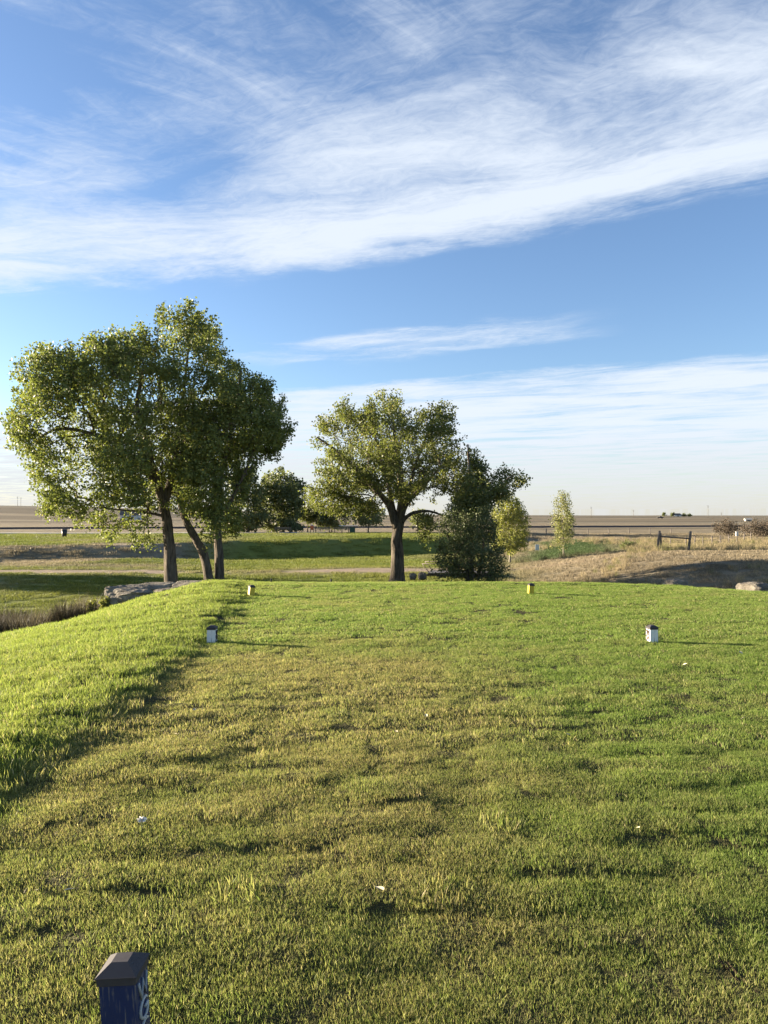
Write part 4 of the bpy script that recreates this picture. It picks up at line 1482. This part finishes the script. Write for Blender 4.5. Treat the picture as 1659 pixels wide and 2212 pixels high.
def b_bin(r0):
    bm = bmesh.new(); bmesh.ops.create_cone(bm, cap_ends=True, segments=14, radius1=.22, radius2=.30, depth=.75, matrix=Matrix.Translation((0, 0, .42))); bm_obj('bin_body', bm, M_DARK, r0, True)
    bm = bmesh.new(); bmesh.ops.create_cone(bm, cap_ends=True, segments=14, radius1=.31, radius2=.24, depth=.08, matrix=Matrix.Translation((0, 0, .84))); bm_obj('lid', bm, M_STEEL, r0, True)
    bm = bmesh.new(); add_box(bm, .06, .06, .12, (0, 0, 0)); bm_obj('foot', bm, M_DARK, r0)


def b_orange(r0):
    bm = bmesh.new(); bmesh.ops.create_cone(bm, cap_ends=True, segments=14, radius1=.24, radius2=.21, depth=.62, matrix=Matrix.Translation((0, 0, .75))); bm_obj('tank', bm, M_ORANGE, r0, True)
    bm = bmesh.new(); bmesh.ops.create_cone(bm, cap_ends=True, segments=14, radius1=.25, radius2=.2, depth=.08, matrix=Matrix.Translation((0, 0, 1.1))); bm_obj('lid', bm, M_PALE, r0, True)
    for s in (-.2, .2):
        bm = bmesh.new(); add_box(bm, .06, .4, .46, (s, 0, .21)); bm_obj('leg', bm, M_WOOD, r0)


def b_washer(r0):
    bm = bmesh.new(); add_box(bm, .10, .10, .9, (0, 0, .4)); bm_obj('post', bm, M_GREEN, r0)
    bm = bmesh.new(); add_box(bm, .7, .35, .75, (.35, 0, .45), bevel=.03); bm_obj('cabinet', bm, M_GREEN, r0)
    bm = bmesh.new(); add_box(bm, 2.6, .8, .07, (-.2, 0, 1.0), bevel=.02); bm_obj('top', bm, M_PALE, r0)
    bm = bmesh.new(); add_box(bm, .10, .10, .9, (-1.1, 0, .45)); bm_obj('post', bm, M_GREEN, r0)


def b_bench(r0):
    for i in range(3):
        bm = bmesh.new(); add_box(bm, 2.2, .12, .04, (0, -.16 + i * .15, .46), bevel=.005); bm_obj('slat', bm, M_WOOD, r0)
    for i in range(2):
        bm = bmesh.new(); add_box(bm, 2.2, .04, .12, (0, .26, .62 + i * .16), bevel=.005); bm_obj('slat', bm, M_WOOD, r0)
    for s in (-.9, .9):
        bm = bmesh.new(); add_box(bm, .08, .5, .46, (s, .05, .2)); bm_obj('leg', bm, M_DARK, r0)
        bm = bmesh.new(); add_box(bm, .06, .05, .5, (s, .30, .62)); bm_obj('back_support', bm, M_DARK, r0)


def b_sign(r0):
    for s in (-.14, .14):
        bm = bmesh.new(); add_box(bm, .04, .04, .55, (s, 0, .2)); bm_obj('leg', bm, M_PALE, r0)
    bm = bmesh.new(); add_box(bm, .36, .04, .5, (0, -.045, .35), bevel=.01); bm_obj('panel', bm, M_PALE, r0)


far_thing(139, 78, b_bin, 'litter_bin', 'small dark litter bin alone on the bright green fairway to the left', 'bin')
far_thing(674, 101, b_orange, 'water_cooler', 'tiny orange water cooler on a wooden stand among the far trees', 'water cooler')
far_thing(756, 101, b_washer, 'shelter_stand', 'small green stand with a flat white top among the far trees', 'stand')
far_thing(697, 98, b_bench, 'park_bench', 'dark slatted bench facing the fairway just right of the orange water cooler', 'bench', 'benches at the far end of the fairway', 180)
far_thing(612, 99, b_bench, 'park_bench', 'dark slatted bench in front of the far dark rounded tree', 'bench', 'benches at the far end of the fairway', 175)
far_thing(738, 97, b_bench, 'park_bench', 'dark slatted bench just left of the white-topped stand', 'bench', 'benches at the far end of the fairway', 180)
far_thing(1160, 66, b_sign, 'tee_sign', 'small white sign standing on the green patch between the two young aspens', 'sign')

# ------------------------------------------------------------------ far horizon
def power_pole(px, D, h, lab):
    x = (px - 829.5) * D / FOC; z = hz(x, D)
    r0 = empty('utility_pole', (x, D, z), (0, 0, R(20)), lab, 'utility pole', 'utility poles on the horizon')
    V, F = tube_np(np.linspace((0, 0, -1), (0, 0, h), 4), np.linspace(.24, .16, 4), 6); mesh_np('mast', V, F, M_WOOD, r0, True)
    for zz, wd in ((h - .5, 2.6), (h - 1.8, 2.0)):
        bm = bmesh.new(); add_box(bm, wd, .16, .18, (0, .22, zz)); bm_obj('crossarm', bm, M_WOOD, r0)


power_pole(1277, 800, 12, 'thin utility pole on the horizon just right of the sparse young aspen')
power_pole(1368.5, 900, 9, 'thin utility pole on the horizon left of the wooden fence brace')
power_pole(1529.5, 760, 13, 'tallest utility pole on the horizon, left of the leafless bushes')
power_pole(1558.5, 820, 6, 'short utility pole on the horizon above the purple leafless bush')
power_pole(38, 900, 12, 'faint utility pole on the hill at the left edge')
power_pole(45, 940, 12, 'faint utility pole on the left hill, second from the edge')


def farm():
    def house(px, D, w, d, h, lab, wallm, roofm, yaw):
        x = (px - 829.5) * D / FOC; z = hz(x, D)
        r0 = empty('farm_building', (x, D, z), (0, 0, R(yaw)), lab, 'building')
        bm = bmesh.new(); add_box(bm, w, d, h + 1, (0, 0, h / 2 - .5)); bm_obj('wall', bm, wallm, r0)
        bm = bmesh.new()
        a = w / 2 + .4; b = d / 2 + .4
        vs = [bm.verts.new(c) for c in ((-a, -b, h), (a, -b, h), (a, b, h), (-a, b, h), (-a, 0, h + d * .35), (a, 0, h + d * .35))]
        for f in ((0, 1, 5, 4), (2, 3, 4, 5), (1, 2, 5), (3, 0, 4), (3, 2, 1, 0)): bm.faces.new([vs[i] for i in f])
        bm_obj('roof', bm, roofm, r0)
        bm = bmesh.new(); add_box(bm, w * .3, .15, h * .6, (0, -d / 2 - .06, h * .3)); bm_obj('door', bm, M_DARK, r0)
        return r0
    house(1462, 1500, 14, 9, 3.2, 'tiny pale farmhouse on the far horizon among small trees', M_PALE, M_STEEL, 10)
    house(1616, 420, 3.2, 2.6, .8, 'small pale shed far beyond the leafless bushes', M_ROAD, M_ROAD, -10)
    house(283, 420, 11, 7, 2.6, 'grey-roofed farm shed glimpsed through the broad cottonwood', M_PALE, M_STEEL, 15)
    for i, (px, w, h) in enumerate(((1435, 9, 8), (1453, 7, 8.5), (1478, 11, 6), (1490, 7, 5))):
        D = 1500
        poly = [(px - w / 2, 1116), (px - w / 2, 1116 - h * .6), (px, 1116 - h), (px + w / 2, 1116 - h * .6), (px + w / 2, 1116)]
        x = (px - 829.5) * D / FOC; z = hz(x, D)
        zt = 1120 - (z - EYE) * FOC / D
        poly = [(a, b - 1116 + zt - 1) for a, b in poly]
        tf = crown_points(poly, D, 26, 3, 300 + i, (), .2, 5.0, inset=0)
        make_tree('shelter_tree', ('leftmost tiny tree on the horizon, set apart from the farmhouse', 'tiny dark tree on the horizon touching the left side of the farmhouse', 'wide tiny tree on the horizon right of the farmhouse',
                                   'rightmost tiny low tree of the farm on the horizon')[i], 'tree', D, [([(px, zt, 0), (px, zt - 3, 0), (px, zt - 5, 0)], .3, .1)], tf, 14, 1.1, 1.3, M_LEAF_C, M_BARK, 310 + i,
                  'trees round the farm on the horizon', spacing=4, rtip=.05, nside=6)


farm()


def truck():
    D = 640.; px = 1426
    x = (px - 829.5) * D / FOC
    r0 = empty('pickup_truck', (x, D, hz(x, D)), (0, 0, R(4)), 'tiny dark pickup truck parked far out on the plain', 'truck')
    bm = bmesh.new(); add_box(bm, 5.4, 1.9, .7, (0, 0, .85), bevel=.12); bm_obj('body', bm, M_DARK, r0)
    bm = bmesh.new(); add_box(bm, 1.9, 1.7, .75, (.2, 0, 1.5), bevel=.2); bm_obj('cab', bm, M_DARK, r0)
    for sx in (-1.7, 1.7):
        for sy in (-.85, .85):
            bm = bmesh.new(); bmesh.ops.create_cone(bm, cap_ends=True, segments=14, radius1=.4, radius2=.4, depth=.26, matrix=Matrix.Translation((sx, sy, .4)) @ Matrix.Rotation(R(90), 4, 'X')); bm_obj('wheel', bm, M_BLACK, r0)


truck()

# ------------------------------------------------------------------ small things in the grass
def dandelion(px, py, label):
    x, y = at_ground(px, py)
    z = hz(x, y)
    r0 = empty('wildflower', (x, y, z), (0, 0, 0), label, 'flower')
    V, F = tube_np(np.array([(0, 0, -.01), (.003, 0, .03), (0, .002, .062)]), .0018, 5); mesh_np('stem', V, F, M_STEM, r0, True)
    acc = Acc()
    for i in range(34):
        a = rs.randn(3); a /= np.linalg.norm(a); a[2] = abs(a[2]) * .7
        b = np.cross(a, rs.randn(3)); b /= np.linalg.norm(b)
        c0 = np.array([0, .002, .062])
        acc.add(np.array([c0, c0 + a * .014 + b * .006, c0 + a * .027, c0 + a * .014 - b * .006]), np.array([[0, 1, 2, 3]]))
    acc.obj('flower_head', M_PETAL, r0)


dandelion(305, 1805, 'small pale wildflower on a thin stem in the worn turf on the left')


def dry_leaf_at(px, py, s, seed, label):
    r = np.random.RandomState(seed)
    x, y = at_ground(px, py)
    n = 7
    t = np.linspace(0, 1, n); wd = np.sin(np.pi * t ** .8) * .40 + .02
    curl = .25 * (t - .5) ** 2 + .1 * r.rand()
    L = np.stack([t - .5, -wd * .6, curl + wd * .35], 1); Rr = np.stack([t - .5, wd * .6, curl + wd * .3], 1); Mm = np.stack([t - .5, 0 * t, curl], 1)
    V = np.concatenate([L, Mm, Rr]) * s * 1.35
    F = [[i, i + 1, n + i + 1, n + i] for i in range(n - 1)] + [[n + i, n + i + 1, 2 * n + i + 1, 2 * n + i] for i in range(n - 1)]
    o = mesh_np('fallen_leaf', V, np.array(F), M_DRYLEAF, None, True, loc=(x, y, hz(x, y) + .021))
    o.rotation_euler = (r.uniform(-.6, .6), r.uniform(-.5, .5), r.uniform(0, 6.28))
    tag(o, label, 'leaf', 'dry leaves lying on the tee')


for i, (px, py, s, lab) in enumerate([
        (85, 1930, .040, 'pale dry leaf lying on the turf at the left, largest of the fallen leaves'),
        (150, 1932, .030, 'thin dry leaf just right of the largest fallen leaf'),
        (378, 1592, .034, 'pale dry leaf on the turf below the left white tee post'),
        (820, 1940, .036, 'dry leaf lying in the middle of the near turf'),
        (1378, 1803, .026, 'small dry leaf on the greener turf at the right'),
        (921, 1551, .030, 'small dry leaf near the centre of the tee'),
        (856, 1587, .032, 'pale dry leaf lowest in the middle of the tee'),
        (1228, 1590, .030, 'dry leaf below the right yellow tee post in mid turf'),
        (1606, 1557, .034, 'dry leaf at the right edge below the right white tee post'),
        (1480, 1440, .040, 'dry leaf just below the right white tee post'),
        (1600, 1415, .040, 'dry leaf right of the right white tee post in its shadow line'),
        (420, 1545, .028, 'dry leaf at the margin of rough and mown turf')]):
    dry_leaf_at(px, py, s, 400 + i, lab)

for dx, dy, w, l, a in DIVOT:
    bm = bmesh.new(); bmesh.ops.create_grid(bm, x_segments=8, y_segments=20, size=1.0)
    for v in bm.verts:
        q = max(abs(v.co.x), abs(v.co.y))
        v.co.z = -.003 - .006 * (1 - q) + random.Random(int(v.co.x * 99 + v.co.y * 777)).uniform(0, .006)
        v.co.x *= w * (1.05 + .15 * math.sin(v.co.y * 9)); v.co.y *= l
    o = bm_obj('divot', bm, M_SOIL, None, True, (dx, dy, hz(dx, dy) + .004), (0, 0, a))
    tag(o, 'dark bare divot slot cut in the turf at the lower right', 'divot')


def tall_weed(px, D, h, lab, seed):
    r = np.random.RandomState(seed)
    x = (px - 829.5) * D / FOC; z = hz(x, D)
    r0 = empty('tall_weed', (x, D, z), (0, 0, 0), lab, 'plant', 'tall weeds beside the boulders')
    acc = Acc(); lf = []
    for k in range(5):
        a = r.rand() * 6.28; l = .12 * r.rand() * h + .03
        P = np.array([(0, 0, -.03), (math.cos(a) * l * .4, math.sin(a) * l * .4, h * .5), (math.cos(a) * l, math.sin(a) * l, h * (.75 + .3 * r.rand()))])
        V, F = tube_np(smooth_path(P, 6), np.linspace(.006, .003, 6), 5); acc.add(V, F)
        for q in range(7):
            f = .35 + .65 * r.rand()
            lf.append(smooth_path(P, 20)[int(f * 19)])
        lf += [P[-1]] * 3
    acc.obj('stem', M_STEM, r0, True)
    c = leaves_mesh('leaves', np.array(lf), 7, .035, .07, M_LEAF_Y, r0, seed, .1); c['kind'] = 'stuff'


tall_weed(182, 17.4, .62, 'tall yellow-green weed standing above the reeds left of the large boulder', 1)
tall_weed(198, 17.2, .55, 'tall yellow-green weed second nearest to the large boulder', 2)
tall_weed(226, 17.0, .42, 'short yellow-green weed touching the large boulder', 3)
